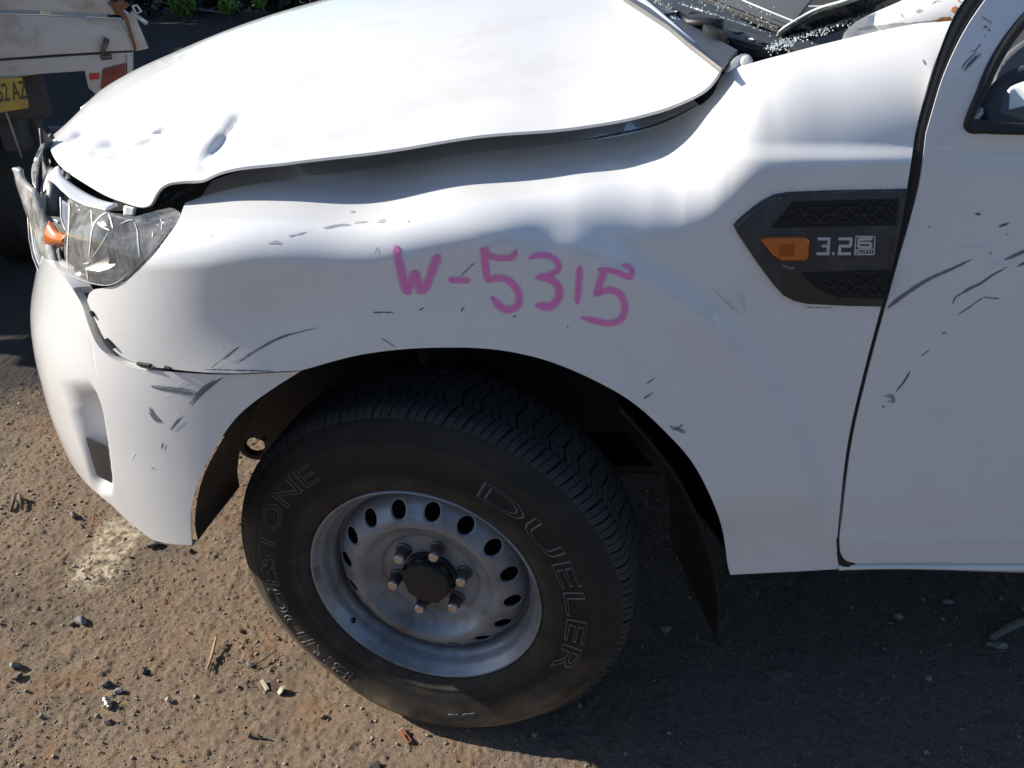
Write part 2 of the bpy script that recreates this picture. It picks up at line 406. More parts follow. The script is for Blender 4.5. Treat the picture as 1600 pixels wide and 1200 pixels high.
# number plate
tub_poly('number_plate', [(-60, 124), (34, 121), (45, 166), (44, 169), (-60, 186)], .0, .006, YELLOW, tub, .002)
def plate_text(txt, x0, x1, yb0, yt, skew, parent):
    cu = bpy.data.curves.new('plate_digits', 'FONT'); cu.body = txt; cu.size = 1; cu.offset = .02
    o = bpy.data.objects.new('plate_digits', cu); COL.objects.link(o); bpy.context.view_layer.update()
    me = bpy.data.meshes.new_from_object(o.evaluated_get(bpy.context.evaluated_depsgraph_get())); bpy.data.objects.remove(o)
    co = np.zeros(len(me.vertices) * 3); me.vertices.foreach_get('co', co); co = co.reshape(-1, 3)
    u = (co[:, 0] - co[:, 0].min()) / np.ptp(co[:, 0]); v = (co[:, 1] - co[:, 1].min()) / np.ptp(co[:, 1])
    out = np.array([on_tub(x0 + (x1 - x0) * a + skew * (1 - b), (yb0 - 6 * a) + (yt - yb0) * b, -.002) for a, b in zip(u, v)])
    me.vertices.foreach_set('co', out.ravel()); me.update()
    return link('plate_digits', me, simple('plate_ink', (.06, .055, .03), rough=.6), parent)
plate_text('52 AZ', -7, 39, 160, 131, 6, tub)
# deck, side, chassis and wheel behind the tailgate
def tub_box(name, w0, w1, d0, d1, z0, z1, mat, bev=.01):
    bm = bmesh.new()
    add_box(bm, (0, 0, 0), (w1 - w0, d1 - d0, z1 - z0), None, bev)
    R = Matrix(((TX[0], TYv[0], 0), (TX[1], TYv[1], 0), (0, 0, 1)))
    bmesh.ops.rotate(bm, verts=bm.verts[:], cent=(0, 0, 0), matrix=R)
    c = TO + TX * (w0 + w1) / 2 + TYv * (d0 + d1) / 2 + np.array([0, 0, (z0 + z1) / 2])
    bmesh.ops.translate(bm, vec=Vector(c), verts=bm.verts[:])
    return bm_obj(name, bm, mat, tub, smooth=True, sharp=40)
tub_box('tray_floor', -2.2, -.32, .06, 1.1, .92, .98, DARKM); tub_box('tray_side', -.38, -.34, .06, .8, .98, 1.2, TUBW)
tub_box('tray_side', -2.3, -2.26, .06, 1.1, .98, 1.3, TUBW); tub_box('tray_headboard', -2.2, -.7, 1.06, 1.1, .9, 1.30, TUBW)
tub_box('unseen_sun_block', -2.3, -1.25, .2, 1.1, .12, .80, DARKM); tub_box('chassis', -1.75, -1.0, .12, 1.1, .66, .90, DARKM); tub_box('rear_board', -2.2, -.45, .10, .13, .74, .93, DARKM)  # first box is added out of view to stop sun passing under the tray
OLDT = simple('old_tyre', (.014, .014, .014), rough=.85)
for w0 in (-2.05, -.86):
    bm = bmesh.new(); c = TO + TX * w0 + TYv * .62
    rings = [[bm.verts.new(Vector(c) + Vector(TX * dx) + Vector((0, 0, .36)) + Vector(TYv * (r * math.cos(2 * math.pi * k / 32))) + Vector((0, 0, r * math.sin(2 * math.pi * k / 32)))) for k in range(32)] for dx, r in ((-.10, .16), (-.11, .32), (-.08, .36), (.08, .36), (.11, .32), (.10, .16))]
    for A, B in zip(rings, rings[1:]):
        for k in range(32): bm.faces.new((A[k], A[(k + 1) % 32], B[(k + 1) % 32], B[k]))
    bm.faces.new(rings[0]); bm.faces.new(rings[-1])
    bm_obj('rear_tyre', bm, OLDT, tub, smooth=True, sharp=50)
bm = bmesh.new()
add_tube(bm, [on_tub(10, 176, -.005), on_tub(20, 205, -.01), on_tub(34, 246, -.012)], .004, 6)
bm_obj('hanging_cable', bm, simple('cable_grey', (.22, .22, .21), rough=.6), tub, smooth=True)
bm = bmesh.new()
add_box(bm, on_tub(25, 205, .25), (.10, .10, .16), None, .02); add_box(bm, on_tub(60, 215, .3), (.05, .06, .2), None, .01)
bm_obj('tow_bar', bm, DARKM, tub, smooth=True, sharp=40)

# rubble lying in the shade by the tray
def rubble(px, py, sx, sy, sz, mat, name, label, cat, rot=0):
    p = atz(px, py, .0); bm = bmesh.new()
    add_box(bm, (0, 0, 0), (sx, sy, sz), Matrix.Rotation(rot, 3, 'Z'), min(sx, sy, sz) * .15)
    for v in bm.verts: v.co += Vector((random.gauss(0, 1), random.gauss(0, 1), random.gauss(0, 1))) * min(sx, sy, sz) * .08
    o = bm_obj(name, bm, mat, None, smooth=False); o.location = (p[0], p[1], sz * .42)
    return tag(o, label, cat)
CONC = simple('broken_concrete', (.20, .175, .155), rough=.9, var=.35, scale=20, bump=.4, bscale=120)
rubble(48, 262, .34, .16, .05, CONC, 'concrete_slab', 'broken grey concrete slab lying in shade behind the headlight', 'concrete slab', .1)
rubble(14, 264, .30, .12, .03, CONC, 'timber_offcut', 'flat pale offcut on shaded ground at the left edge beside the slab', 'offcut', -.05)
rubble(12, 244, .22, .04, .02, CONC, 'batten', 'thin pale strip on shaded ground under the hanging cable', 'strip', .15)
rubble(70, 204, .5, .05, .03, CONC, 'plank', 'short grey plank lying under the truck tray', 'plank', .05)

# hedge and weeds far behind, unseen tall trees added to shade the yard
LEAFD = simple('dark_leaf', (.018, .028, .012), rough=.6, var=.5, scale=3)
LEAFL = simple('bright_leaf', (.13, .24, .035), rough=.6, var=.4, scale=3)
def leafy(name, c, s, n, mat, label, cat, group=None, leaf=.08, core=True):
    V, Fc = [], []
    c = np.array(c, float); s = np.array(s, float)
    if core:
        k = RV * (1 + RNG.normal(0, .12, (len(RV), 1))) * s * .72
        Fc.extend([list(f) for f in RF]); V.extend(k + c)
    for _ in range(n):
        d = RNG.normal(0, 1, 3); d /= np.linalg.norm(d); q = c + d * s * RNG.uniform(.55, 1.06)
        if q[2] < .02: continue
        a, b = RNG.normal(0, 1, 3), RNG.normal(0, 1, 3); a /= np.linalg.norm(a); b -= a * (a @ b); b /= np.linalg.norm(b)
        l = leaf * RNG.uniform(.6, 1.3); i = len(V)
        V.extend([q - a * l, q + b * l * .45, q + a * l, q - b * l * .45]); Fc.append((i, i + 1, i + 2, i + 3))
    o = empty(name, (c[0], c[1], 0)); tag(o, label, cat, group)
    m = mesh_obj('foliage', np.array(V) - [c[0], c[1], 0], Fc, mat, o, smooth=False)
    bm = bmesh.new(); add_tube(bm, [(0, 0, 0), (.03, .02, c[2] * .5), (0, 0, c[2])], [.09 * s[0], .07 * s[0], .04 * s[0]], 8); bm_obj('trunk', bm, RUST, o)
    return o
for x, y, r, h, lab in ((-7.0, 4.6, 1.5, 3.2, 'unseen tree added for shade, closest to the truck tray, outside its left side'), (-7.6, 7.6, 1.8, 4.2, 'unseen tree added for shade between the tray and the far row of trees'), (-9.5, 6.0, 1.9, 3.8, 'nearest unseen tree added for shade in the row left of the far yard'), (-9.8, 9.5, 2.1, 4.4, 'second unseen tree added for shade in the row left of the far yard'), (-10.2, 13, 2.2, 4.6, 'third unseen tree added for shade in the row left of the far yard'), (-10.5, 17, 2.4, 4.6, 'farthest unseen tree added for shade in the row left of the far yard')):
    leafy('tree', (x, y, h * .55 + .4), (r, r, h * .62), 1500, LEAFD, lab, 'tree', 'unseen trees added to shade the far yard', .22)
for x, y, lab in ((-6.2, 14.6, 'leftmost dark leafy shrub of the far hedge, behind the truck tray'), (-4.9, 15.0, 'dark leafy shrub of the far hedge just right of the truck tray hinge'), (-3.6, 14.8, 'dark leafy shrub of the far hedge behind the bright green weeds'), (-2.3, 15.1, 'dark leafy shrub of the far hedge above the middle of the bonnet outline'), (-1.0, 15.0, 'dark far hedge shrub where the bonnet meets the top of the picture')):
    leafy('shrub', (x, y, .9), (.95, .8, 1.2), 900, LEAFD, lab, 'shrub', 'hedge shrubs at the far side', .11)
for x, y, r, h, lab in ((-7.5, -9.5, 2.2, 4.2, 'broad unseen tree added for dark reflections behind the photographer, at the front end of the truck'), (-2.8, -10.2, 2.6, 4.8, 'tallest unseen tree added for dark reflections behind the photographer, facing the front wheel'), (2.2, -9.6, 2.3, 4.0, 'unseen tree added for dark reflections behind the photographer, facing the front door'), (7.2, -10.4, 2.7, 4.6, 'unseen tree added for dark reflections behind the photographer, at the rear end of the truck')):
    leafy('tree', (x, y, h * .5), (r, r * .8, h * .52), 900, LEAFD, lab, 'tree', 'unseen trees added for the paint to reflect', .24)  # unseen trees, added so the bodywork has something dark to reflect
for (px, py, r, lab) in ((283, 6, .40, 'pale green weed clump beside the truck tray hinge at the far hedge'), (355, 8, .26, 'bright green leafy weed in front of the far hedge above the bonnet'), (405, 3, .16, 'small bright green weed, rightmost at the foot of the far hedge')):
    p = atz(px, py + 22, 0); k = 13.2 / max(p[1], 1)
    p = CAM + (p - CAM) * 1.0; p = np.array([p[0], min(p[1], 13.4), 0])
    q = at(px, py, p[1]); r *= .62
    leafy('weed_clump', (q[0], q[1], max(q[2], .12)), (r * .9, r * .6, r * .7), 260, LEAFL, lab, 'weed', None, .06, core=False)
for px, py, l, lab in ((300, 24, .5, 'pale dry branch lying on shaded ground before the far hedge'), (430, 3, .9, 'long thin pale pole on the ground by the far hedge')):
    p = atz(px, py); bm = bmesh.new()
    add_tube(bm, [(p[0] - l * 1.2, p[1], .06), (p[0], p[1] + .1, .10), (p[0] + l * 1.2, p[1] - .1, .05)], [.02, .03, .02], 6)
    if px == 300:
        for k in range(7): add_tube(bm, [(p[0] - l + k * .18, p[1], .07), (p[0] - l + k * .18 + .2, p[1] + .2 * (-1) ** k, .12)], .012, 5)
    tag(bm_obj('fallen_branch' if px == 300 else 'pole', bm, CONC, None, smooth=True), lab, 'branch' if px == 300 else 'pole')

# ================================================================== PICKUP: body surface
truck = empty('pickup_truck', (0, 0, 0))
tag(truck, 'white pickup truck with dented bonnet, cracked headlight and pink marker number on its front wing', 'pickup truck')

X0, YC, BB = -.10, .92, .95
def A_of(z): return cubic([.25, .29, .364, .454, .505, .571, .651, .697, .771, .842, .894, 1.0, 1.1, 1.2], [.715, .728, .756, .778, .789, .796, .793, .789, .772, .738, .710, .655, .615, .585], np.clip(z, .25, 1.2))
def plan(x, z, n=2.4, dA=0.0):
    """signed distance-like: > 0 outside the flank / nose."""
    u = np.maximum(X0 - x, 0) / (A_of(z) + dA)
    v = np.maximum(YC - y_, 0) if False else None
def flank(x, y, z, dA=0.0, n=2.4):
    u = np.maximum(X0 - x, 0) / (A_of(z) + dA)
    v = np.maximum(YC - y, 1e-6) / BB
    e = (u**n + v**n) ** (1 / n) - 1
    return e * BB
ZT_X = [-.60, -.45, -.30, -.17, 0, .115, .25, .35, .40, .425, .455, .49, .52, .60, .75, .9]
ZT_Z = [.985, 1.03, 1.063, 1.072, 1.082, 1.102, 1.118, 1.130, 1.150, 1.172, 1.212, 1.250, 1.264, 1.286, 1.325, 1.36]
ZK = [.05, .052, .05, .046, .045, .05, .06, .076, .085, .095, .11, .118, .122, .13, .14, .15]
def sidey(x, z):
    """how far the flank steps inward (+) of its widest plane."""
    o = .012 * sstep(1.02, 1.25, z) + .012 * sstep(.62, .40, z)
    # character crease behind the wheel
    o = o + sstep(.28, .50, x) * (.0105 * sstep(1.158, 1.180, z) - .003 * np.exp(-((z - 1.15) / .03) ** 2))
    # flared wheel arch
    r = np.hypot(x - .02, z - .42)
    o = o - .010 * np.exp(-((r - .46) / .07) ** 2) * sstep(.45, .6, z)
    # the flare is a raised field round the arch
    o = o - .011 * (1 - sstep(.655, .70, r)) * sstep(-.20, .02, x) * sstep(.50, .62, z)
    # dents along the shoulder
    o = o + .0055 * np.exp(-((x - .205) / .042) ** 2 - ((z - 1.058) / .026) ** 2)
    o = o - .005 * np.exp(-((x - .13) / .06) ** 2 - ((z - 1.075) / .03) ** 2)
    o = o + .004 * np.exp(-((x + .18) / .09) ** 2 - ((z - .93) / .05) ** 2)
    return o
def F_fender(P):
    x, y, z = P[..., 0], P[..., 1], P[..., 2]
    a = flank(x, y - sidey(x, z), z)
    zt = cubic(ZT_X, ZT_Z, np.clip(x, -.6, .9)); k = lin(x, ZT_X, ZK)
    wob = .004 * np.sin(x * 23) * np.exp(-((x + .05) / .3) ** 2)
    b = z - (zt + wob + .10 * (y - .10))
    aa, bb = np.maximum(a + k, 0), np.maximum(b + k, 0)
    return np.where((aa > 0) & (bb > 0), np.hypot(aa, bb) - k, np.maximum(a, b))
def lean(z): return np.where(z > 1.15, .85 * np.minimum(z - 1.15, .2) ** 2 + .34 * np.maximum(z - 1.35, 0), 0)
def F_door(P):
    x, y, z = P[..., 0], P[..., 1], P[..., 2]
    o = .012 * sstep(.95, 1.25, z) + .010 * sstep(.62, .40, z) - .004 * sstep(.52, .50, z) + lean(z)
    o = o + .004 * np.exp(-((z - 1.17) / .012) ** 2) * sstep(.72, .80, x)
    o = o + .010 * np.exp(-((x - 1.02) / .09) ** 2 - ((z - .93) / .10) ** 2)
    return flank(x, y - o - .0015, z)
def march(px, py, F, y0=-.45, y1=1.1, n=70):
    """first crossing of the camera rays with F = 0 (arrays of pixels)."""
    px = np.asarray(px, float); py = np.asarray(py, float)
    D = (px[..., None] - 800) / FPX * AR - (py[..., None] - 600) / FPX * AU + AF
    t0 = (y0 - CAM[1]) / D[..., 1]; t1 = (y1 - CAM[1]) / D[..., 1]
    lo = t0.copy(); hi = t1.copy(); found = np.zeros(px.shape, bool)
    prev = t0
    for i in range(1, n + 1):
        t = t0 + (t1 - t0) * i / n
        ins = (F(CAM + D * t[..., None]) < 0) & ~found
        lo = np.where(ins, prev, lo); hi = np.where(ins, t, hi); found |= ins; prev = t
    for _ in range(22):
        m = .5 * (lo + hi); ins = F(CAM + D * m[..., None]) < 0
        hi = np.where(ins, m, hi); lo = np.where(ins, lo, m)
    return CAM + D * (.5 * (lo + hi))[..., None]
def coons(top, bot, left, right):
    """pixel grid between four resampled borders: top/bot (m,2), left/right (n,2)."""
    m, n = len(top), len(left)
    u = np.linspace(0, 1, m)[None, :, None]; v = np.linspace(0, 1, n)[:, None, None]
    S = (1 - v) * top[None] + v * bot[None] + (1 - u) * left[:, None] + u * right[:, None]
    return S - ((1 - u) * (1 - v) * top[0] + u * (1 - v) * top[-1] + (1 - u) * v * bot[0] + u * v * bot[-1])
def multi(pieces):
    """join several (points, count) smooth pieces into one polyline."""
    out = []
    for k, (P, n) in enumerate(pieces):
        Q = catmull(P, n); out.append(Q if k == 0 else Q[1:])
    return np.concatenate(out)

# --- front wing (fender)
NT = 150
f_top = catmull([(289, 317), (330, 303), (450, 280), (600, 261), (750, 238), (900, 222), (1000, 205), (1065, 182), (1112, 149), (1134, 112), (1170, 100), (1228, 84), (1290, 68), (1390, 45), (1490, 27)], NT)
f_bot = multi([([(136, 470), (150, 503), (165, 532), (190, 557), (215, 568), (270, 577), (340, 583), (470, 579)], 70),
               ([(470, 579), (560, 555), (690, 543), (780, 547), (850, 562), (920, 590), (990, 630), (1040, 675), (1080, 720), (1110, 775), (1130, 830), (1138, 870), (1141, 898)], 116),
               ([(1141, 898), (1200, 895), (1260, 892), (1312, 889)], 46)])
f_left = multi([([(289, 317), (285, 328), (278, 345), (262, 370), (240, 398), (215, 424), (196, 440), (172, 448), (148, 452)], 40), ([(148, 452), (140, 458), (136, 470)], 6)])
f_right = multi([([(1490, 27), (1475, 62), (1458, 105), (1446, 145), (1432, 200), (1421, 270), (1411, 330), (1395, 410), (1376, 482)], 36), ([(1376, 482), (1350, 580), (1325, 690), (1312, 800), (1308, 850), (1308, 870), (1312, 889)], 36)])
f_top = catmull(f_top, len(f_bot)) if len(f_bot) != NT else f_top
NV = 165
f_left = catmull(f_left, NV); f_right = catmull(f_right, NV)
gp = coons(f_top, f_bot, f_left, f_right)
fw = march(gp[..., 0], gp[..., 1], F_fender)
nv, nu = fw.shape[:2]
def normal_of(P, F, e=1e-3):
    g = np.stack([F(P + d) - F(P - d) for d in np.eye(3) * e], -1)
    return g / np.linalg.norm(g, axis=-1, keepdims=True)
def shell(name, W, F, mat, parent, lips):
    """a sheet of grid points W with inward-turned lips along the given borders."""
    n, m = W.shape[:2]
    V = list(W.reshape(-1, 3)); Fc = [f[::-1] for f in grid_faces(n, m)]
    N = normal_of(W, F)
    for idx, steps in lips:
        prev = [int(i) for i in idx]
        base = W.reshape(-1, 3)[idx]; nn = N.reshape(-1, 3)[idx]
        for off in steps:
            cur = []
            for b, q in zip(base, nn):
                cur.append(len(V)); V.append(b - q * off[0] + np.array(off[1:]))
            for a, b2, c, d in zip(prev, prev[1:], cur[1:], cur):
                Fc.append((a, b2, c, d))
            prev = cur
    o = mesh_obj(name, V, Fc, mat, parent)
    o.data.set_sharp_from_angle(angle=rad(38))
    return o
I = np.arange(nv * nu).reshape(nv, nu)
KT = int(np.argmax(gp[0, :, 0] > 1100))
fender = shell('front_wing', fw, F_fender, PAINT, truck, [
    (I[-1, :], [(.0015, 0, 0, 0), (.004, 0, .002, .001), (.006, 0, .022, .004)]),
    (I[:, -1][::-1], [(.002, 0, 0, 0), (.02, 0, .0, 0)]),
    (I[:, 0], [(.002, 0, 0, 0), (.03, 0, .0, 0)]),
    (I[0, KT:][::-1], [(.0, 0, .004, -.002), (.0, 0, .010, -.014), (0, 0, .012, -.05)]),
    (I[0, :KT + 1][::-1], [(.0, 0, .003, -.001), (.0, 0, .007, -.010), (0, 0, .02, -.013), (0, 0, .07, -.012), (0, 0, .14, -.004), (.0, 0, .145, -.12)])])

# --- decals that lie on a surface
def bvh_of(o):
    me = o.data
    return BVHTree.FromPolygons([v.co.copy() for v in me.vertices], [tuple(p.vertices) for p in me.polygons])
def hit(bv, px, py):
    d = Vector(ray(px, py)).normalized()
    loc, nor, _, _ = bv.ray_cast(Vector(CAM), d)
    if loc is None: return None, None
    if nor.dot(d) > 0: nor = -nor
    return loc, nor
def ribbon(bm, bv, pts, width, off=.0006, taper=True, jitter=0.0, step=4.0):
    """a stroke laid on a surface; pts and width in photograph pixels."""
    P = np.asarray(pts, float)
    L = np.linalg.norm(np.diff(P, axis=0), axis=1).sum()
    Q = catmull(P, max(4, int(L / step)))
    n = len(Q); prev = None
    for i, q in enumerate(Q):
        t = Q[min(i + 1, n - 1)] - Q[max(i - 1, 0)]
        t = t / (np.linalg.norm(t) + 1e-9); nn = np.array([-t[1], t[0]])
        wd = (width[0] + (width[1] - width[0]) * i / (n - 1)) if hasattr(width, '__len__') else width
        if taper: wd *= min(1, .35 + 1.0 * min(i, n - 1 - i) / max(1, n * .16))
        wd *= 1 + jitter * (random.random() - .5) * 2
        row = []
        for s in (-.5, 0, .5):
            l, no = hit(bv, *(q + nn * wd * s))
            if l is None: row = None; break
            row.append(bm.verts.new(l + no * off))
        if prev and row:
            for k in range(2): bm.faces.new((prev[k], prev[k + 1], row[k + 1], row[k]))
        prev = row
def strokes(name, bv, items, mat, parent, groups=None, streak=False, **kw):
    """one object per stroke, or per group of strokes (a written character)."""
    groups = groups or [[i] for i in range(len(items))]
    for g in groups:
        bm = bmesh.new()
        for i in g:
            pts, wd = items[i]
            wm = max(wd) if hasattr(wd, '__len__') else wd
            if streak and wm > 2.2:              # many hair lines instead of one band
                P = catmull(pts, 24); t = np.gradient(P, axis=0); t /= np.linalg.norm(t, axis=1)[:, None] + 1e-9
                nn = np.stack([-t[:, 1], t[:, 0]], 1); w0, w1 = wd if hasattr(wd, '__len__') else (wd, wd)
                wv = np.linspace(w0, w1, 24) * np.minimum(1, .3 + np.minimum(np.arange(24), 23 - np.arange(24)) / 6)
                for _ in range(int(wm * 1.5) + 1):
                    o = random.uniform(-.5, .5); a = int(random.uniform(0, 9)); b = 24 - int(random.uniform(0, 9))
                    if b - a < 5: continue
                    ribbon(bm, bv, (P + nn * (wv * o)[:, None])[a:b], random.uniform(.7, 1.5), **kw)
            else: ribbon(bm, bv, pts, wd, **kw)
        if len(bm.faces): bm_obj(name, bm, mat, parent, smooth=True)
        else: bm.free()
FB = bvh_of(fender)
def mk(pts): return [(560 + x / 3.2, 340 + y / 3.2) for x, y in pts]
MK_ITEMS = [(mk(p), wd) for p, wd in [
    ([(186, 138), (200, 210), (222, 300), (240, 382)], (8, 10)),
    ([(240, 384), (258, 330), (284, 262)], (10, 7)),
    ([(284, 262), (300, 330), (322, 380)], (7, 11)),
    ([(324, 380), (352, 310), (378, 240), (400, 182)], (8, 10)),
    ([(450, 310), (500, 313), (558, 314)], 6.5),
    ([(606, 164), (630, 158), (655, 150)], 4.5),
    ([(630, 158), (634, 230), (646, 322)], (8.5, 7)),
    ([(634, 172), (670, 195), (725, 202), (768, 196), (782, 180), (786, 158)], 6.5),
    ([(640, 322), (680, 303), (725, 303), (775, 335), (802, 385), (798, 435), (755, 460), (710, 445), (665, 394)], (7, 8)),
    ([(852, 206), (885, 192), (935, 188), (985, 212), (1004, 245), (965, 283), (885, 298)], 6.5),
    ([(890, 300), (950, 305), (995, 340), (1002, 395), (965, 440), (885, 438)], (7, 9)),
    ([(1106, 240), (1102, 330), (1092, 432)], 6.5),
    ([(1196, 258), (1280, 268), (1362, 292), (1366, 262), (1345, 242), (1316, 236)], 6),
    ([(1228, 268), (1206, 330), (1186, 392)], 7.5),
    ([(1186, 392), (1245, 362), (1305, 380), (1330, 440), (1312, 508), (1262, 527), (1185, 516), (1112, 498)], (7, 6.5))]]
MK_GROUPS = [[0, 1, 2, 3], [4], [5, 6, 7, 8], [9, 10], [11], [12, 13, 14]]
def wider(w, k): return tuple(q * k for q in w) if hasattr(w, '__len__') else w * k
strokes('marker_smear', FB, [(p, wider(w, 1.75)) for p, w in MK_ITEMS], MARKERH, fender, groups=MK_GROUPS, jitter=.10, step=2.5, off=.0005)
strokes('marker_character', FB, [(p, wider(w, 1.18)) for p, w in MK_ITEMS], MARKER, fender, groups=MK_GROUPS, jitter=.09, step=2.5, off=.0009)
strokes('scratch', FB, [
    ([(370, 568), (400, 548), (440, 527), (495, 512)], 3.2), ([(350, 562), (375, 541)], 1.6), ([(330, 575), (372, 542)], 1.2),
    ([(583, 488), (615, 488)], 2.0), ([(720, 431), (741, 411)], 1.6), ([(585, 398), (591, 386)], 1.3),
    ([(595, 528), (620, 543)], 1.2), ([(655, 485), (663, 480)], 2.2), ([(800, 494), (808, 494)], 3), ([(720, 487), (726, 478)], 2),
    ([(1010, 600), (1023, 590)], 1.4), ([(1005, 623), (1022, 612)], 2), ([(1046, 664), (1072, 676)], 5), ([(1050, 672), (1068, 663)], 2),
    ([(1441, 93), (1447, 103)], 3), ([(885, 510), (888, 512)], 3), ([(1256, 480), (1300, 481)], 1.2), ([(320, 577), (470, 581)], 1.8)], SCRATCH, fender, streak=True, jitter=.5, step=3)
strokes('scuff', FB, [
    ([(1115, 452), (1135, 470), (1150, 482), (1163, 490)], 7), ([(1143, 452), (1160, 470), (1163, 486)], 9),
    ([(420, 545), (300, 640)], .1), ([(395, 497), (425, 470)], 1.6), ([(370, 530), (400, 505)], 2), ([(340, 545), (362, 528)], 2),
    ([(760, 530), (792, 524)], 2), ([(842, 352), (846, 354)], 4), ([(750, 392), (840, 345)], 1.0)], CHIP, fender, streak=True, jitter=.5, step=3)
strokes('smudge', FB, [([(418, 381), (428, 378), (440, 379)], 4), ([(450, 369), (465, 366), (480, 362)], 2), ([(495, 360), (530, 352), (548, 351)], 3), ([(552, 350), (575, 347)], 4), ([(585, 349), (606, 346)], 2.5),
    ([(545, 331), (555, 331)], 3), ([(325, 365), (333, 372)], 2), ([(636, 343), (640, 348)], 3), ([(590, 348), (602, 343)], 3)], SCUFF, fender, streak=True, jitter=.7, step=3)
strokes('grime_line', FB, [([(900, 218 + 3), (960, 211), (1020, 197), (1080, 170), (1112, 150)], 3)], SCRATCH, fender, streak=True, jitter=.9, step=3)

# --- door
d_n1 = 14
gapx = [(1512, 40), (1487, 88), (1470, 130), (1458, 170), (1447, 208)]
d_left = multi([([(1447, 208), (1436, 290), (1423, 340), (1403, 410), (1382, 486)], 30), ([(1382, 486), (1356, 582), (1331, 690), (1317, 800), (1312, 850), (1314, 866), (1322, 876), (1340, 880)], 50)])
d_top = multi([([(1447, 208), (1509, 205)], d_n1), ([(1509, 205), (1700, 212), (2100, 226)], 60)])
d_bot = multi([([(1340, 880), (1400, 879)], d_n1), ([(1400, 879), (1600, 880), (2150, 880)], 60)])
d_right = catmull([(2100, 226), (2110, 500), (2150, 880)], len(d_left))
dp = coons(d_top, d_bot, d_left, d_right)
dw = march(dp[..., 0], dp[..., 1], F_door)
fr_l = catmull([(1575, -50), (1545, -8), (1512, 40), (1487, 88), (1470, 130), (1458, 170), (1447, 208)], 30)
fr_r = catmull([(1665, -50), (1640, -15), (1601, 20), (1568, 60), (1542, 105), (1524, 150), (1509, 205)], 30)
uu = np.linspace(0, 1, d_n1)[None, :, None]
fp = fr_l[:, None] * (1 - uu) + fr_r[:, None] * uu
fpw = march(fp[..., 0], fp[..., 1], F_door)
n1, m1 = fpw.shape[:2]; n2, m2 = dw.shape[:2]
V = list(fpw.reshape(-1, 3)); base = len(V) - m1
Fc = [f[::-1] for f in grid_faces(n1, m1)]
idx = np.zeros((n2, m2), int); idx[0, :m1] = np.arange(base, base + m1)
for i in range(n2):
    for j in range(m2):
        if i == 0 and j < m1: continue
        idx[i, j] = len(V); V.append(dw[i, j])
for i in range(n2 - 1):
    for j in range(m2 - 1):
        Fc.append((idx[i, j + 1], idx[i + 1, j + 1], idx[i + 1, j], idx[i, j])[::-1][::-1])
FI = np.arange(n1 * m1).reshape(n1, m1)
def lip(idxs, off):
    cur = []
    for i in idxs:
        cur.append(len(V)); V.append(V[i] + np.array(off))
    for a, b, c, d in zip(idxs, idxs[1:], cur[1:], cur): Fc.append((a, b, c, d))
lip(list(FI[:, 0]) + list(idx[1:, 0]), (.002, .03, 0)); lip(list(idx[-1, :]), (0, .03, .002)); lip(list(FI[:-1, -1]) + list(idx[0, m1 - 1:]), (0, .02, -.001))
door = mesh_obj('front_door', V, Fc, PAINT, truck); door.data.set_sharp_from_angle(angle=rad(38))
DB = bvh_of(door)
dk = lambda pts: [(1300 + x / 3.637, 330 + y / 3.637) for x, y in pts]
strokes('scratch', DB, [(dk(p), wd) for p, wd in [
    ([(684, 530), (705, 485), (740, 465)], 2),
    ([(640, 350), (700, 322)], 2),
    ([(1050, 318), (1110, 285)], 3.5), ([(715, 588), (780, 545), (860, 488)], 1.6), ([(860, 488), (950, 497)], 2),
    ([(505, 826), (555, 785)], 1.6), ([(620, 700), (650, 685)], 2.6), ([(360, 1030), (420, 950), (445, 905)], 3.0), ([(290, 1055), (340, 1050), (350, 1075), (310, 1085)], 4.5), ([(285, 1115), (298, 1105)], 3),
    ([(808, 12), (850, 17)], 4), ([(940, 95), (985, 75), (1010, 65)], 6), ([(990, 125), (996, 135)], 3), ([(545, 95), (560, 82)], 1.5), ([(890, 240), (905, 240)], 2.5)]], SCRATCH, door, streak=True, jitter=.35, step=3)
strokes('scratch', DB, [(dk(p), wd) for p, wd in [([(316, 550), (370, 505), (420, 468), (500, 415), (560, 380), (640, 345), (700, 318), (792, 274)], (7, 3.2)), ([(735, 467), (790, 435), (840, 412), (900, 370), (995, 316)], (5, 2.4)), ([(975, 278), (1030, 255), (1110, 218)], (3.5, 6))]], SCRATCH, door, jitter=.14, step=2)
pk = lambda pts: [(1380 + x / 5, y / 5) for x, y in pts]
strokes('scratch', DB, [(pk(p), wd) for p, wd in [
    ([(620, 560), (660, 500), (720, 440), (765, 400)], 9), ([(765, 128), (850, 182)], 1.6), ([(790, 200), (805, 225)], 4), ([(820, 240), (835, 232)], 4), ([(705, 410), (765, 340)], 1.6), ([(680, 402), (700, 396)], 1.6), ([(785, 275), (800, 280)], 2.5)]], SCRATCH, door, streak=True, jitter=.35, step=3)
strokes('scuff', DB, [([(1455, 234), (1475, 232), (1500, 238)], 6), ([(1540, 410), (1590, 412)], 12), ([(1550, 418), (1570, 418)], 7), ([(1495, 386), (1560, 384)], 3.0)], CHIP, door, streak=True, jitter=.4, step=3)
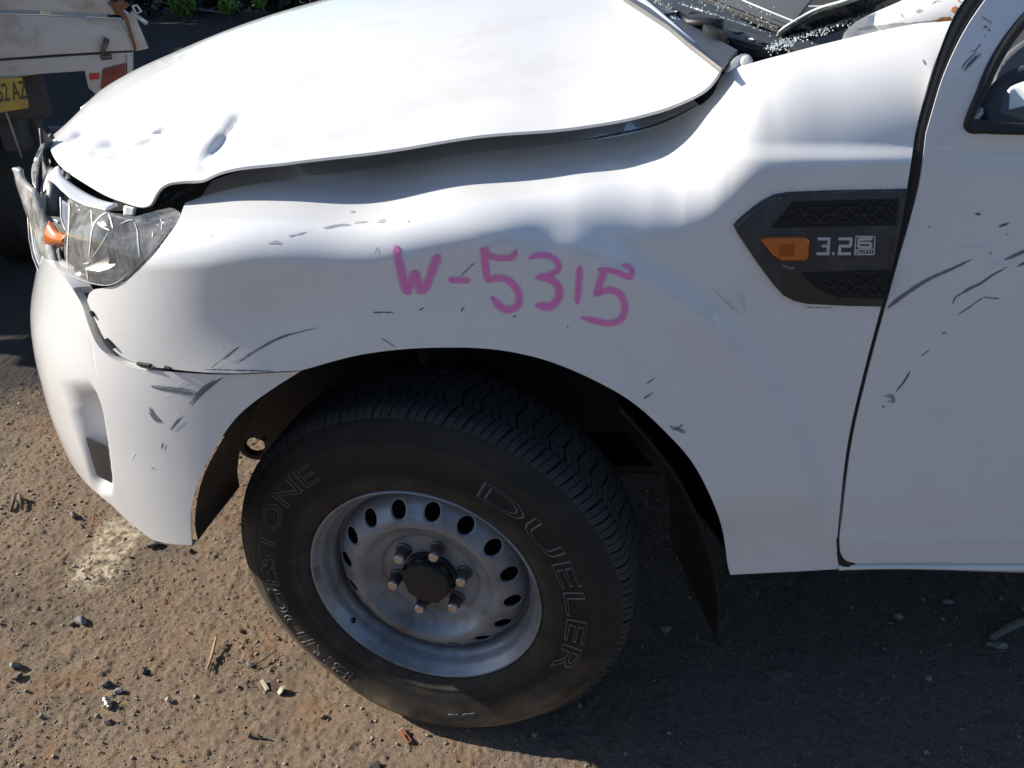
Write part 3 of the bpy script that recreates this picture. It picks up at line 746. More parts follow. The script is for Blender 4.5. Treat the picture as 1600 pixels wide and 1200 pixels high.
# seal in the gap between wing and door
sl = np.array([(1305, 892), (1303, 850), (1320, 690), (1345, 580), (1372, 482), (1392, 410), (1411, 330), (1422, 270), (1434, 200), (1448, 145), (1460, 105), (1475, 60), (1492, 22), (1520, -20), (1545, -60)], float)
sr = np.array([(1345, 895), (1316, 850), (1334, 690), (1360, 580), (1386, 486), (1407, 410), (1426, 340), (1438, 290), (1450, 208), (1461, 170), (1474, 130), (1491, 88), (1516, 40), (1550, -8), (1580, -50)], float)
A_, B_ = catmull(sl, 60), catmull(sr, 60)
ss = np.linspace(0, 1, 7)[None, :, None]
sp = A_[:, None] * (1 - ss) + B_[:, None] * ss
spw = march(sp[..., 0], sp[..., 1], lambda P: F_door(P - np.array([0, .005, 0])))
spw[:, 2:5, 1] -= .003
mesh_obj('door_gap_seal', spw.reshape(-1, 3), grid_faces(60, 7), RUBBER, truck)
# sill strip under the door
ss_t = catmull([(1310, 884), (1365, 884), (1600, 884), (2150, 884)], 60); ss_b = catmull([(1310, 892), (1365, 890), (1600, 895), (2150, 897)], 60)
sw = march(np.stack([ss_t[:, 0], ss_b[:, 0]]), np.stack([ss_t[:, 1], ss_b[:, 1]]), lambda P: F_door(P - np.array([0, .003, 0])))
rows = [sw[0] + [0, .03, .004], sw[0], .5 * (sw[0] + sw[1]) + [0, -.003, 0], sw[1], sw[1] + [0, .05, -.004], sw[1] + [0, .06, .05]]
mesh_obj('sill', np.concatenate(rows), grid_faces(6, 60), PAINT, truck)

# ------------------------------------------------------------------ front bumper
def bump_pt(x, z): # y on the flank for given x, z (explicit superellipse)
    u = np.clip((X0 - x) / A_of(z), 0, 1) ; u = np.where(x > X0, 0, u)
    return YC - BB * (1 - u**2.4) ** (1 / 2.4)
F_b = lambda P: flank(P[..., 0], P[..., 1] - .004 * sstep(.60, .42, P[..., 2]), P[..., 2], dA=.0)
rear = catmull([(470, 580), (430, 605), (370, 652), (335, 702), (307, 760), (298, 805), (301, 850)], 40)
rw = march(rear[:, 0], rear[:, 1], F_b)
topp = catmull([(470, 580), (340, 585), (270, 581), (212, 575), (180, 563), (153, 540), (139, 510), (127, 474), (114, 452), (94, 426), (66, 402)], 60)
tw = march(topp[:, 0], topp[:, 1], F_b)
botp = catmull([(301, 850), (270, 848), (240, 841), (205, 815), (172, 785)], 30)
bw = march(botp[:, 0], botp[:, 1], F_b)
# parameter by plan angle s in [0,1]: x = X0 - A sin^(2/n), front at s=1
NB, NR = 210, 110
tx = np.r_[tw[:, 0], -.80, -.86, -.875]; tz = np.r_[tw[:, 2], tw[-1, 2] - .005, tw[-1, 2] - .02, tw[-1, 2] - .03]
o = np.argsort(tx); tx, tz = tx[o], tz[o]
bx = np.r_[bw[:, 0], -.80, -.9]; bz = np.r_[bw[:, 2], bw[-1, 2] + .02, bw[-1, 2] + .03]
o = np.argsort(bx); bx, bz = bx[o], bz[o]
def ang_of(x, z):
    u = np.clip((X0 - x) / A_of(z), 0, 1); return np.arctan2(u**1.2, np.sqrt(np.maximum(1 - u**2.4, 0)))
def pt_of(th, z):
    s, c = np.sin(th), np.cos(th)
    return X0 - A_of(z) * s ** (2 / 2.4), YC - BB * c ** (2 / 2.4)
P = np.zeros((NR, NB * 2 - 1, 3))
def bcol(t, v):
    """t 0..1 from arch to the middle of the nose, v 0 top .. 1 bottom."""
    z = .6 * np.ones_like(t)
    zr = rw[:, 2]; xr = rw[:, 0]
    for _ in range(12):
        x0 = np.interp(z, zr[::-1], xr[::-1])          # the arch edge at this height
        th0 = np.where(x0 > X0, 0.0, ang_of(x0, z))
        th = th0 + (np.pi / 2 - th0) * t
        x, y = pt_of(th, z)
        zt = np.interp(x, tx, tz); zb = np.interp(x, bx, bz)
        z2 = zt + (zb - zt) * v
        z = .5 * z + .5 * z2
    return np.stack([x, y, z], -1)
tt = np.linspace(0, 1, NB) ** 1.25
vv = np.linspace(0, 1, NR)
Tg, Vg = np.meshgrid(tt, vv)
bp_ = bcol(Tg, Vg)
# sculpt: fog lamp recess, corner crease, gentle shelf
nb = normal_of(bp_, F_b)
pj = proj(bp_)
px, py = pj[..., 0], pj[..., 1]
edge = np.interp(py, [560, 600, 640, 690, 730, 775, 800], [128, 146, 158, 166, 171, 176, 180])
wy = np.interp(py, [590, 770], [1, .45])
left = sstep(-66, -26, (px - edge) / wy)
dep = sstep(590, 660, py) * sstep(776, 738, py) * sstep(3, -8, px - edge) * left * .03
top_sh = .012 * sstep(575, 640, py) * sstep(40, -30, px - edge)
vis = (bp_[..., 1] < .75)
bp_ = bp_ - nb * (dep * vis)[..., None]
half = bp_
mir = bp_[:, -2::-1].copy(); mir[..., 1] = 2 * YC - mir[..., 1]
full = np.concatenate([half, mir], 1)
nbv, nbu = full.shape[:2]
BI = np.arange(nbv * nbu).reshape(nbv, nbu)
def plain_shell(name, W, mat, parent, lips, flip=False, sharp=38):
    n, m = W.shape[:2]; V = list(W.reshape(-1, 3)); Fc = grid_faces(n, m)
    for ids, offs in lips:
        prev = [int(i) for i in ids]
        for off in offs:
            cur = []
            for k, i in enumerate(ids):
                cur.append(len(V)); V.append(W.reshape(-1, 3)[i] + (np.array(off) if not callable(off) else off(W.reshape(-1, 3)[i])))
            for a, b2, c, d in zip(prev, prev[1:], cur[1:], cur): Fc.append((a, b2, c, d))
            prev = cur
    o = mesh_obj(name, V, Fc, mat, parent); o.data.set_sharp_from_angle(angle=rad(sharp)); return o
inw = lambda k, dz=0: (lambda p: np.array([.8 * k if p[0] < -.55 else .15 * k, (.5 * k if p[1] < YC else -.5 * k), dz]))
bumper = plain_shell('front_bumper', full, PAINT, truck, [
    (BI[0, 49:-49], [inw(.006), inw(.03, -.004), inw(.04, -.03)]),
    (BI[-1, :], [inw(.004, -.002), inw(.03, .0)]),
    (BI[:, 0], [(0, .003, 0), (-.001, .008, 0)]), (BI[:, -1], [(0, -.003, 0), (-.001, -.008, 0)])])
UB = bvh_of(bumper)
bk = lambda pts: [(x / 2.857, 450 + y / 2.857) for x, y in pts]
strokes('scuff', UB, [(bk(p), wd) for p, wd in [
    ([(670, 437), (720, 445), (790, 455), (850, 465), (890, 472)], (5, 10)), ([(1000, 395), (930, 445), (880, 490), (835, 540)], (3, 8)), ([(868, 490), (905, 455), (960, 410)], 8),
    ([(668, 528), (680, 560), (700, 585), (728, 602)], (6, 8)), ([(808, 575), (785, 605), (760, 635)], (5, 5)), ([(730, 690), (722, 720)], 2), ([(690, 800), (675, 810)], 1.5)]], SCRATCH, bumper, streak=True, jitter=.55, step=2.5)
strokes('scratch', UB, [(bk(p), wd) for p, wd in [
    ([(845, 395), (780, 440)], 1.6), ([(760, 470), (735, 482)], 1.6), ([(800, 480), (830, 450)], 1.6), ([(600, 735), (585, 762)], 2), ([(800, 550), (770, 590)], 2)]], CHIP, bumper, jitter=.5, step=2.5)
# fog lamp pocket insert
def patch(name, bv_F, poly, mat, parent, off=.002, n=14):
    """four-cornered patch (px corners tl,tr,br,bl) lying on an implicit surface."""
    tl, tr, br, bl = [np.array(c, float) for c in poly]
    u = np.linspace(0, 1, n)[None, :, None]; v = np.linspace(0, 1, n)[:, None, None]
    S = (1 - v) * ((1 - u) * tl + u * tr) + v * ((1 - u) * bl + u * br)
    W = march(S[..., 0], S[..., 1], bv_F)
    return W
W = patch('', lambda P: F_b(P - np.array([.006, .004, 0])), [(134, 684), (168, 697), (175, 755), (150, 742)], None, None)
V, Fc = list(W.reshape(-1, 3)), grid_faces(14, 14)
fog = mesh_obj('fog_lamp_blank', W.reshape(-1, 3), Fc, BLACKPL, bumper)
# wing-to-bumper seam: dark retainer with slots
seam = [(130, 464), (139, 487), (147, 507), (160, 536), (186, 562), (222, 575), (260, 580)]
bm = bmesh.new()
Q = catmull(seam, 30); Qw = march(Q[:, 0] - 1, Q[:, 1], lambda P: F_b(P - np.array([.012, .014, 0])))
add_tube(bm, Qw, .013, 8)
bm_obj('bumper_bracket', bm, simple('bracket_grey', (.12, .125, .14), rough=.5), truck, smooth=True)
bm = bmesh.new()
for c, d in (((142, 487), (146, 494)), ((166, 530), (178, 543)), ((215, 568), (235, 571)), ((258, 574), (266, 576))):
    Q2 = march(np.array([c[0], d[0]], float), np.array([c[1], d[1]], float), lambda P: F_b(P + np.array([.001, .002, 0])))
    add_tube(bm, Q2, .003, 6)
bm_obj('bracket_slots', bm, HOLE, truck)

# ------------------------------------------------------------------ bonnet
near = [  # px, py, Y of the side and leading edge, from the rear corner forward
    (1110, 96, .16), (1124, 104, .125), (1127, 113, .11), (1112, 136, .10), (1060, 166, .10), (1000, 185, .10), (900, 203, .10), (750, 216, .10), (600, 240, .10), (450, 258, .105), (340, 275, .11), (318, 285, .115), (285, 287, .12), (262, 291, .125), (250, 301, .13), (240, 320, .135), (232, 325, .15),
    (185, 315, .21), (130, 286, .31), (95, 260, .42), (82, 238, .52)]
E = np.array([at(*p) for p in near])
front_ext = np.array([(-.80, .68, 1.035), (-.845, YC, 1.02)])
E = np.concatenate([E, front_ext])
NE = 150
edge = catmull(E, NE)
# crown height along the middle line, from the outline against the background
def crown(x, y):
    zc = cubic([-.95, -.845, -.78, -.70, -.6, -.45, -.25, 0, .25, .5], [1.0, 1.045, 1.088, 1.128, 1.168, 1.222, 1.276, 1.318, 1.342, 1.352], np.clip(x, -.95, .5))
    t = np.clip((y - YC) / .85, -1, 1)
    return zc - .055 * t**2 * sstep(-.9, -.5, x)
def hood_inner(u, v):
    """u along the edge loop 0..1, v 0 edge .. 1 middle line."""
    e = cubic(np.linspace(0, 1, NE), edge, u)
    # where this strip ends on the middle line
    xe = cubic([0, .12, .5, .8, 1.0], [.335, .27, -.25, -.66, -.845], u)
    yb = YC
    x = e[..., 0] + (xe - e[..., 0]) * v; y = e[..., 1] + (yb - e[..., 1]) * v
    k = 1 - (1 - v) ** np.interp(u, [0, .3, .7, 1], [2.6, 2.9, 2.4, 1.6])
    z = e[..., 2] + (crown(x, y) - e[..., 2]) * k
    # knocks and creases from the crash
    return np.stack([x, y, z], -1)
HU, HV = 380, 150
ug, vg = np.meshgrid(np.interp(np.linspace(0, 1, HU), [0, .35, 1], [0, .5, 1]), np.linspace(0, 1, HV) ** 1.3)
Hp = hood_inner(ug, vg)
def knock(px, py, ang, la, lb, d):
    """a dent centred where pixel (px,py) meets the bonnet; la/lb half sizes (px), d depth (m)."""
    q = proj(Hp); dx = q[..., 0] - px; dy = q[..., 1] - py
    a = rad(ang); u = dx * math.cos(a) + dy * math.sin(a); v = -dx * math.sin(a) + dy * math.cos(a)
    Hp[..., 2] -= d * np.exp(-(u / la) ** 2 - (v / lb) ** 2)
for args in [(165, 205, -38, 50, 20, .016), (235, 215, -28, 60, 15, .010), (128, 199, -40, 22, 7, .026), (146, 182, -60, 12, 9, .012), (196, 208, -30, 34, 6.5, .030), (232, 172, -5, 16, 6, .009), (210, 226, -25, 40, 8, -.006), (258, 192, -22, 22, 5, .021), (245, 212, -25, 36, 5, .012), (186, 240, -22, 18, 4, .011), (290, 252, 60, 12, 5, .008),
             (344, 224, -48, 30, 7, .011), (366, 196, -60, 11, 5, .007), (398, 180, -20, 32, 4.5, .009), (330, 228, -48, 26, 7, -.004), (462, 168, -15, 20, 3, .004), (400, 175, -20, 34, 8, .006), (290, 250, 70, 16, 9, .006), (300, 268, 10, 20, 8, -.004), (230, 190, -35, 60, 26, .008),
             (160, 175, -40, 20, 14, -.004), (440, 165, -15, 24, 6, .005), (300, 130, -30, 30, 14, .004), (700, 170, -8, 90, 20, .004), (560, 215, -8, 80, 10, .003)]:
    knock(*args)
Hm = Hp[:-1][::-1].copy(); Hm[..., 1] = 2 * YC - Hm[..., 1]
HF = np.concatenate([Hp, Hm], 0)
hn, hm = HF.shape[:2]
hood = mesh_obj('bonnet', HF.reshape(-1, 3), grid_faces(hn, hm), HOODP, truck)
md = hood.modifiers.new('thick', 'SOLIDIFY'); md.thickness = .0045; md.offset = -1
HB = bvh_of(hood)
zz = lambda pts: [(x / 3.2, y / 3.2) for x, y in pts]
strokes('scratch', HB, [(zz(p), wd) for p, wd in [
    ([(1475, 527), (1530, 520)], 2.2), ([(1490, 522), (1515, 532)], 1.5), ([(795, 468), (840, 462)], 1.4), ([(325, 686), (355, 688)], 4), ([(590, 772), (625, 764)], 5), ([(475, 810), (500, 806)], 3),
    ([(1000, 390), (1010, 390)], 5), ([(1040, 398), (1055, 400)], 2.5), ([(1350, 545), (1360, 575)], 2.5), ([(880, 880), (915, 882)], 3), ([(950, 830), (955, 860)], 2.5), ([(1010, 905), (1025, 912)], 5), ([(895, 622), (905, 628)], 2.5), ([(1320, 682), (1360, 672)], 2), ([(1476, 700), (1480, 712)], 2.5), ([(575, 680), (590, 676)], 2)]], SCUFF, hood, streak=True, jitter=.6, step=3)
strokes('smudge', HB, [(zz(p), wd) for p, wd in [
    ([(1200, 722), (1300, 712)], 5), ([(1210, 738), (1280, 735)], 3), ([(1130, 815), (1180, 818)], 5), ([(1160, 855), (1220, 858)], 6), ([(1270, 770), (1290, 790)], 5), ([(1400, 700), (1600, 660)], 1.5),
    ([(920, 800), (990, 800)], 5), ([(1120, 610), (1150, 600)], 4), ([(1300, 800), (1500, 780)], 1.4), ([(670, 725), (720, 735)], 3), ([(1250, 690), (1330, 688)], 2.5)]], BROWNM, hood, streak=True, jitter=.7, step=3)
strokes('smudge', HB, [([(1054, 139), (1064, 125)], 8), ([(1026, 50), (1030, 54)], 5), ([(955, 90), (960, 89)], 4), ([(980, 69), (1000, 69)], 1.5), ([(860, 195), (960, 190)], 3), ([(790, 185), (850, 183)], 1.5), ([(1015, 82), (1022, 80)], 2.5)], BROWNM, hood, streak=True, jitter=.5, step=3)


# ------------------------------------------------------------------ wheel
STEER = 0.26054
TYREM = simple('tyre_rubber', (.0135, .0135, .0135), rough=.78, var=.25, scale=18, bump=.15, bscale=400, spec=.3)
dirty(TYREM, (.045, .040, .034), scale=9, lo=.55, hi=.78, amount=.45)
def ring_dust(m, col, r0, r1, amount, scale=9, low=None):
    """dust caught on a wheel between two radii (object space)."""
    t = m.node_tree; b = t.nodes['Principled BSDF']; src = b.inputs['Base Color'].links[0].from_socket
    tc = t.nodes.new('ShaderNodeTexCoord'); sp = t.nodes.new('ShaderNodeSeparateXYZ'); t.links.new(tc.outputs['Object'], sp.inputs[0])
    cb = t.nodes.new('ShaderNodeCombineXYZ'); t.links.new(sp.outputs[0], cb.inputs[0]); t.links.new(sp.outputs[2], cb.inputs[2])
    ln_ = t.nodes.new('ShaderNodeVectorMath'); ln_.operation = 'LENGTH'; t.links.new(cb.outputs[0], ln_.inputs[0])
    mr = t.nodes.new('ShaderNodeMapRange'); mr.inputs[1].default_value = r0; mr.inputs[2].default_value = r1; t.links.new(ln_.outputs['Value'], mr.inputs[0])
    n = t.nodes.new('ShaderNodeTexNoise'); n.inputs['Scale'].default_value = scale; n.inputs['Detail'].default_value = 9; n.inputs['Roughness'].default_value = .72; t.links.new(tc.outputs['Object'], n.inputs['Vector'])
    m2 = t.nodes.new('ShaderNodeMapRange'); m2.inputs[1].default_value = .30; m2.inputs[2].default_value = .62; m2.inputs[4].default_value = amount; t.links.new(n.outputs['Fac'], m2.inputs[0])
    mu = t.nodes.new('ShaderNodeMath'); mu.operation = 'MULTIPLY'; t.links.new(mr.outputs[0], mu.inputs[0]); t.links.new(m2.outputs[0], mu.inputs[1])
    if low is not None:
        ml = t.nodes.new('ShaderNodeMapRange'); ml.inputs[1].default_value = low + .14; ml.inputs[2].default_value = low - .12; ml.inputs[3].default_value = .12; t.links.new(sp.outputs[2], ml.inputs[0])
        m3 = t.nodes.new('ShaderNodeMath'); m3.operation = 'MULTIPLY'; t.links.new(mu.outputs[0], m3.inputs[0]); t.links.new(ml.outputs[0], m3.inputs[1]); mu = m3
    mx = t.nodes.new('ShaderNodeMix'); mx.data_type = 'RGBA'; mx.inputs[7].default_value = rgba(col); t.links.new(mu.outputs[0], mx.inputs[0]); t.links.new(src, mx.inputs[6]); t.links.new(mx.outputs[2], b.inputs['Base Color'])
ring_dust(TYREM, (.21, .155, .105), .268, .32, 1.05, 8, -.19)  # dust on the lower sidewall, brightened so its colour helps the sunlit band
ring_dust(TYREM, (.10, .08, .06), .272, .25, .45, 16)
TREADM = simple('tread_rubber', (.042, .042, .044), rough=.85, var=.3, scale=60, bump=.2, bscale=500, spec=.25)
dirty(TREADM, (.075, .065, .052), scale=14, lo=.45, hi=.75, amount=.6)
LETM = simple('raised_rubber', (.13, .125, .117), rough=.7, var=.3, scale=40)
HN, HR, HRAD = 16, .1625, .0146
HA0 = rad(174.5)
# (r, depth) of the steel wheel from the outer lip to the hub; rows between CONE0 and CONE1 carry the vent holes
lip_p = [(.2205, .010), (.2232, .006), (.2236, .001), (.2222, -.0015), (.2195, -.0016), (.2172, .0015), (.2140, .0075), (.2085, .0135), (.2045, .020), (.2025, .030), (.1985, .036), (.1935, .041), (.1915, .048), (.1910, .060), (.1885, .0635), (.1858, .059), (.183, .0495)]
cone_p = [(.183, .0495), (.178, .0415), (.1705, .0335), (.1625, .0272), (.1545, .0212), (.1465, .0164)]
hub_p = [(.1465, .0164), (.142, .0146), (.1375, .0138), (.132, .0150), (.127, .0185), (.122, .0245), (.117, .030), (.111, .034), (.104, .0370), (.098, .0395), (.0945, .0425), (.092, .0450), (.086, .0455), (.060, .0455), (.030, .0455)]
cr = np.array([a for a, b in cone_p])[::-1]; cdp = np.array([b for a, b in cone_p])[::-1]
def cone_d(r): return float(cubic(cr, cdp, np.array([r]))[0])
SEG = 16 * 12
bm = bmesh.new()
def add_lathe_bm(bm, prof, seg=SEG, phase=0.0):
    rings = [[bm.verts.new((r * math.cos(phase + 2 * math.pi * k / seg), d, r * math.sin(phase + 2 * math.pi * k / seg))) for k in range(seg)] for r, d in prof]
    for A, B in zip(rings, rings[1:]):
        for k in range(seg): bm.faces.new((A[k], A[(k + 1) % seg], B[(k + 1) % seg], B[k]))
    return rings
PH = HA0 + math.pi / HN
top_r = add_lathe_bm(bm, lip_p, SEG, PH); hub_r = add_lathe_bm(bm, hub_p, SEG, PH)
outer, inn = top_r[-1], hub_r[0]
K = SEG // HN
def cone_pt(r, a): return bm.verts.new((r * math.cos(a), cone_d(r), r * math.sin(a)))
seam_cols = []
NRAD = 7
rads = np.linspace(.183, .1465, NRAD)
for h in range(HN):                      # shared radial seams between sectors
    a = PH + 2 * math.pi * h / HN
    seam_cols.append([outer[h * K]] + [cone_pt(r, a) for r in rads[1:-1]] + [inn[h * K]])
for h in range(HN):
    L, R = seam_cols[h], seam_cols[(h + 1) % HN]
    loop = [outer[(h * K + i) % SEG] for i in range(K)] + R[:-1] + [inn[(h * K + K - i) % SEG] for i in range(K)] + L[::-1][:-1]
    ac = PH + 2 * math.pi * (h + .5) / HN
    n = len(loop)
    # matching ring of the hole edge, by direction from the hole centre
    def uv(v):
        r = math.hypot(v.co.x, v.co.z); a = math.atan2(v.co.z, v.co.x) - ac
        a = (a + math.pi) % (2 * math.pi) - math.pi
        return a * HR, r - HR
    rings = []
    for q, dz in ((1.32, -.0004), (1.12, -.0012), (1.0, .0002), (.97, .0035)):
        ring = []
        for v in loop:
            x, y = uv(v); t = math.atan2(y, x); rr = HRAD * q
            r = HR + rr * math.sin(t); a = ac + rr * math.cos(t) / HR
            ring.append(bm.verts.new((r * math.cos(a), cone_d(r) + dz, r * math.sin(a))))
        rings.append(ring)
    prev = loop
    for ring in rings:
        for i in range(n):
            bm.faces.new((prev[i], prev[(i + 1) % n], ring[(i + 1) % n], ring[i]))
        prev = ring
bmesh.ops.remove_doubles(bm, verts=bm.verts[:], dist=1e-6)
bmesh.ops.recalc_face_normals(bm, faces=bm.faces[:])
me = bpy.data.meshes.new('wheel'); bm.to_mesh(me); bm.free()
me.polygons.foreach_set('use_smooth', [True] * len(me.polygons))
wheel = link('wheel', me, STEEL, truck)
wheel.location = (0, 0, G); wheel.rotation_euler = (0, 0, -STEER)
bm = bmesh.new()
add_lathe_bm(bm, [(.01, .085), (.15, .085), (.180, .080), (.196, .075), (.1945, .20)], 64)
bm_obj('brake_drum', bm, HOLE, wheel, smooth=True)
# hub cap
bm = bmesh.new()
rings = add_lathe_bm(bm, [(.0525, .0455), (.052, .040), (.0475, .037), (.0455, .026), (.0445, .0175), (.042, .0145), (.030, .0125), (.012, .0120)], 48)
bm.faces.new(rings[-1])
for k in range(6):
    a = rad(math.degrees(2.37048) + 30 - 60 * k)
    add_box(bm, (.0465 * math.cos(a), .030, .0465 * math.sin(a)), (.012, .016, .016), Matrix.Rotation(-a, 3, 'Y'), .002)
bm_obj('hub_cap', bm, CAPBLK, wheel, smooth=True, sharp=40)
# wheel nuts
def hexnut(bm):
    rings = []
    for r, d in ((.0155, .0455), (.0155, .0425), (.0125, .0405), (.0118, .036), (.0118, .024), (.0102, .0205)):
        rings.append([bm.verts.new((r * math.cos(2 * math.pi * k / 12 + .2) * (1 if r > .0124 or k % 2 else .93), d, r * math.sin(2 * math.pi * k / 12 + .2) * (1 if r > .0124 or k % 2 else .93))) for k in range(12)])
    for A, B in zip(rings, rings[1:]):
        for k in range(12): bm.faces.new((A[k], A[(k + 1) % 12], B[(k + 1) % 12], B[k]))
    bm.faces.new(rings[-1])
def nut_tip(bm):
    rings = [[bm.verts.new((r * math.cos(2 * math.pi * k / 16), d, r * math.sin(2 * math.pi * k / 16))) for k in range(16)] for r, d in ((.0098, .0207), (.0094, .0155), (.0082, .0140), (.002, .0136))]
    for A, B in zip(rings, rings[1:]):
        for k in range(16): bm.faces.new((A[k], A[(k + 1) % 16], B[(k + 1) % 16], B[k]))
    bm.faces.new(rings[-1])
bm = bmesh.new(); hexnut(bm); bmesh.ops.recalc_face_normals(bm, faces=bm.faces[:]); nme = bpy.data.meshes.new('wheel_nut'); bm.to_mesh(nme); bm.free()
bm = bmesh.new(); nut_tip(bm); bmesh.ops.recalc_face_normals(bm, faces=bm.faces[:])
n0 = len(bm.faces); bm2 = bm
bm_tmp = bmesh.new(); bm_tmp.from_mesh(nme); k0 = len(bm_tmp.faces)
tipm = bpy.data.meshes.new('tip'); bm.to_mesh(tipm); bm.free(); bm_tmp.from_mesh(tipm)
for f in list(bm_tmp.faces)[k0:]: f.material_index = 1
bm_tmp.to_mesh(nme); bm_tmp.free()
nme.materials.append(NUTSIDE); nme.materials.append(NUTM)
nme.polygons.foreach_set('use_smooth', [True] * len(nme.polygons)); nme.set_sharp_from_angle(angle=rad(28))
for k in range(6):
    a = 2.37048 - k * math.pi / 3
    o = bpy.data.objects.new('wheel_nut', nme); COL.objects.link(o); o.parent = wheel
    o.location = (.06985 * math.cos(a), 0, .06985 * math.sin(a)); o.rotation_euler = (0, .7 * k, 0)
# valve and small marks on the rim
bm = bmesh.new()
add_tube(bm, [(.2025 * math.cos(rad(-140)), .012, .2025 * math.sin(rad(-140))), (.206 * math.cos(rad(-140)), .020, .206 * math.sin(rad(-140)))], .0042, 10)
bm_obj('valve_hole', bm, HOLE, wheel)
bm = bmesh.new()
for a0_, w_ in ((183, 10),):
    rows = []
    for i in range(9):
        a = rad(a0_ + w_ * (i / 8 - .5))
        rows.append([bm.verts.new((r * math.cos(a), d, r * math.sin(a))) for r, d in ((.2178, -.0002), (.2138, .0068), (.2105, .0103))])
    for A, B in zip(rows, rows[1:]):
        for k in range(2): bm.faces.new((A[k], A[k + 1], B[k + 1], B[k]))
bm_obj('balance_weight', bm, GREYPART, wheel, smooth=True)

# tyre
ty = [(.2215, .012), (.2245, .001), (.231, -.0045), (.2385, -.0075), (.244, -.0095), (.2465, -.0120), (.2495, -.0110), (.258, -.0125), (.268, -.0145), (.290, -.0160), (.310, -.0150), (.326, -.0118), (.3305, -.0120), (.3325, -.0092), (.345, -.0035), (.356, .0040), (.364, .0110), (.3690, .0200), (.3718, .0300), (.3728, .05), (.3738, .10), (.3728, .15), (.3718, .170), (.3690, .180), (.356, .196), (.330, .212), (.290, .216), (.250, .210), (.2215, .19)]
tr_, td_ = zip(*ty[:15])
def side_d(r): return float(np.interp(r, tr_, td_))
def squash(x, z):
    """sidewall bulge where the loaded tyre meets the ground."""
    r = np.hypot(x, z)
    return .017 * np.exp(-((z + .325) / .052) ** 2) * np.exp(-(x / .19) ** 2) * (r > .24) * np.clip((.385 - r) / .03, .25, 1)
V, Fc = lathe(ty, 160)
V = np.array(V); fl = -G + .004
low = V[:, 2] < fl; bulge = np.clip(fl - V[:, 2], 0, .02)
V[:, 1] -= np.where(V[:, 1] < .08, 1, -1) * squash(V[:, 0], V[:, 2])
V[:, 2] = np.maximum(V[:, 2], fl)
tyre = mesh_obj('tyre', V, [f[::-1] for f in Fc], TYREM, wheel)
# tread blocks
V, Fc = [], []
def block(a0, a1, prof_r, skew0, skew1, h=.0085):
    """prof_r: (r, d) across; a0..a1 angles; skew shifts the angle across."""
    n = len(prof_r); b = len(V)
    for (i, (r, d)) in enumerate(prof_r):
        s = skew0 + (skew1 - skew0) * (i / (n - 1)) ** 1.3
        for a in (a0 + s, a1 + s):
            for rr in (r, r - h):
                V.append((rr * math.cos(a), d, rr * math.sin(a)))
    ix = lambda i, e, l: b + i * 4 + e * 2 + l
    for i in range(n - 1):
        Fc.append((ix(i, 0, 0), ix(i + 1, 0, 0), ix(i + 1, 1, 0), ix(i, 1, 0)))
        Fc.append((ix(i, 0, 1), ix(i + 1, 0, 1), ix(i + 1, 0, 0), ix(i, 0, 0)))
        Fc.append((ix(i, 1, 0), ix(i + 1, 1, 0), ix(i + 1, 1, 1), ix(i, 1, 1)))
    for i in (0, n - 1): Fc.append((ix(i, 0, 0), ix(i, 1, 0), ix(i, 1, 1), ix(i, 0, 1)))
NP = 74; pit = 2 * math.pi / NP
for k in range(NP):
    a = k * pit + (random.random() - .5) * .006
    j = random.random() * .0006
    sh = [(.3605, .0085), (.3690, .0140), (.3755, .0205), (.3788, .0285), (.3803, .040 + j * 4), (.3808, .050 + j * 6)]
    block(a, a + pit * .42, sh, 0, -pit * .45); block(a + pit * .485, a + pit * .87, sh, 0, -pit * .45)
    a2 = a - pit * .62
    r2 = [(.3806, .0565), (.3810, .066), (.3812, .078 + j * 5)]
    block(a2, a2 + pit * .40, r2, 0, pit * .22); block(a2 + pit * .46, a2 + pit * .88, r2, 0, pit * .22)
    r3 = [(.3812, .0835), (.3812, .10), (.3812, .117)]
    block(a2 + .3 * pit, a2 + pit * 1.17, r3, 0, -pit * .2)
    r4 = [(.3812, .1225), (.3810, .133), (.3806, .143)]
    block(a2, a2 + pit * .88, r4, 0, pit * .2)
    s2 = [(.3808, .1495), (.3788, .172), (.369, .187), (.3605, .192)]
    block(a, a + pit * .87, s2, 0, pit * .3)
V = np.array(V); V[:, 2] = np.maximum(V[:, 2], -G + .001)
tread = mesh_obj('tread', V, Fc, TREADM, tyre, smooth=False)
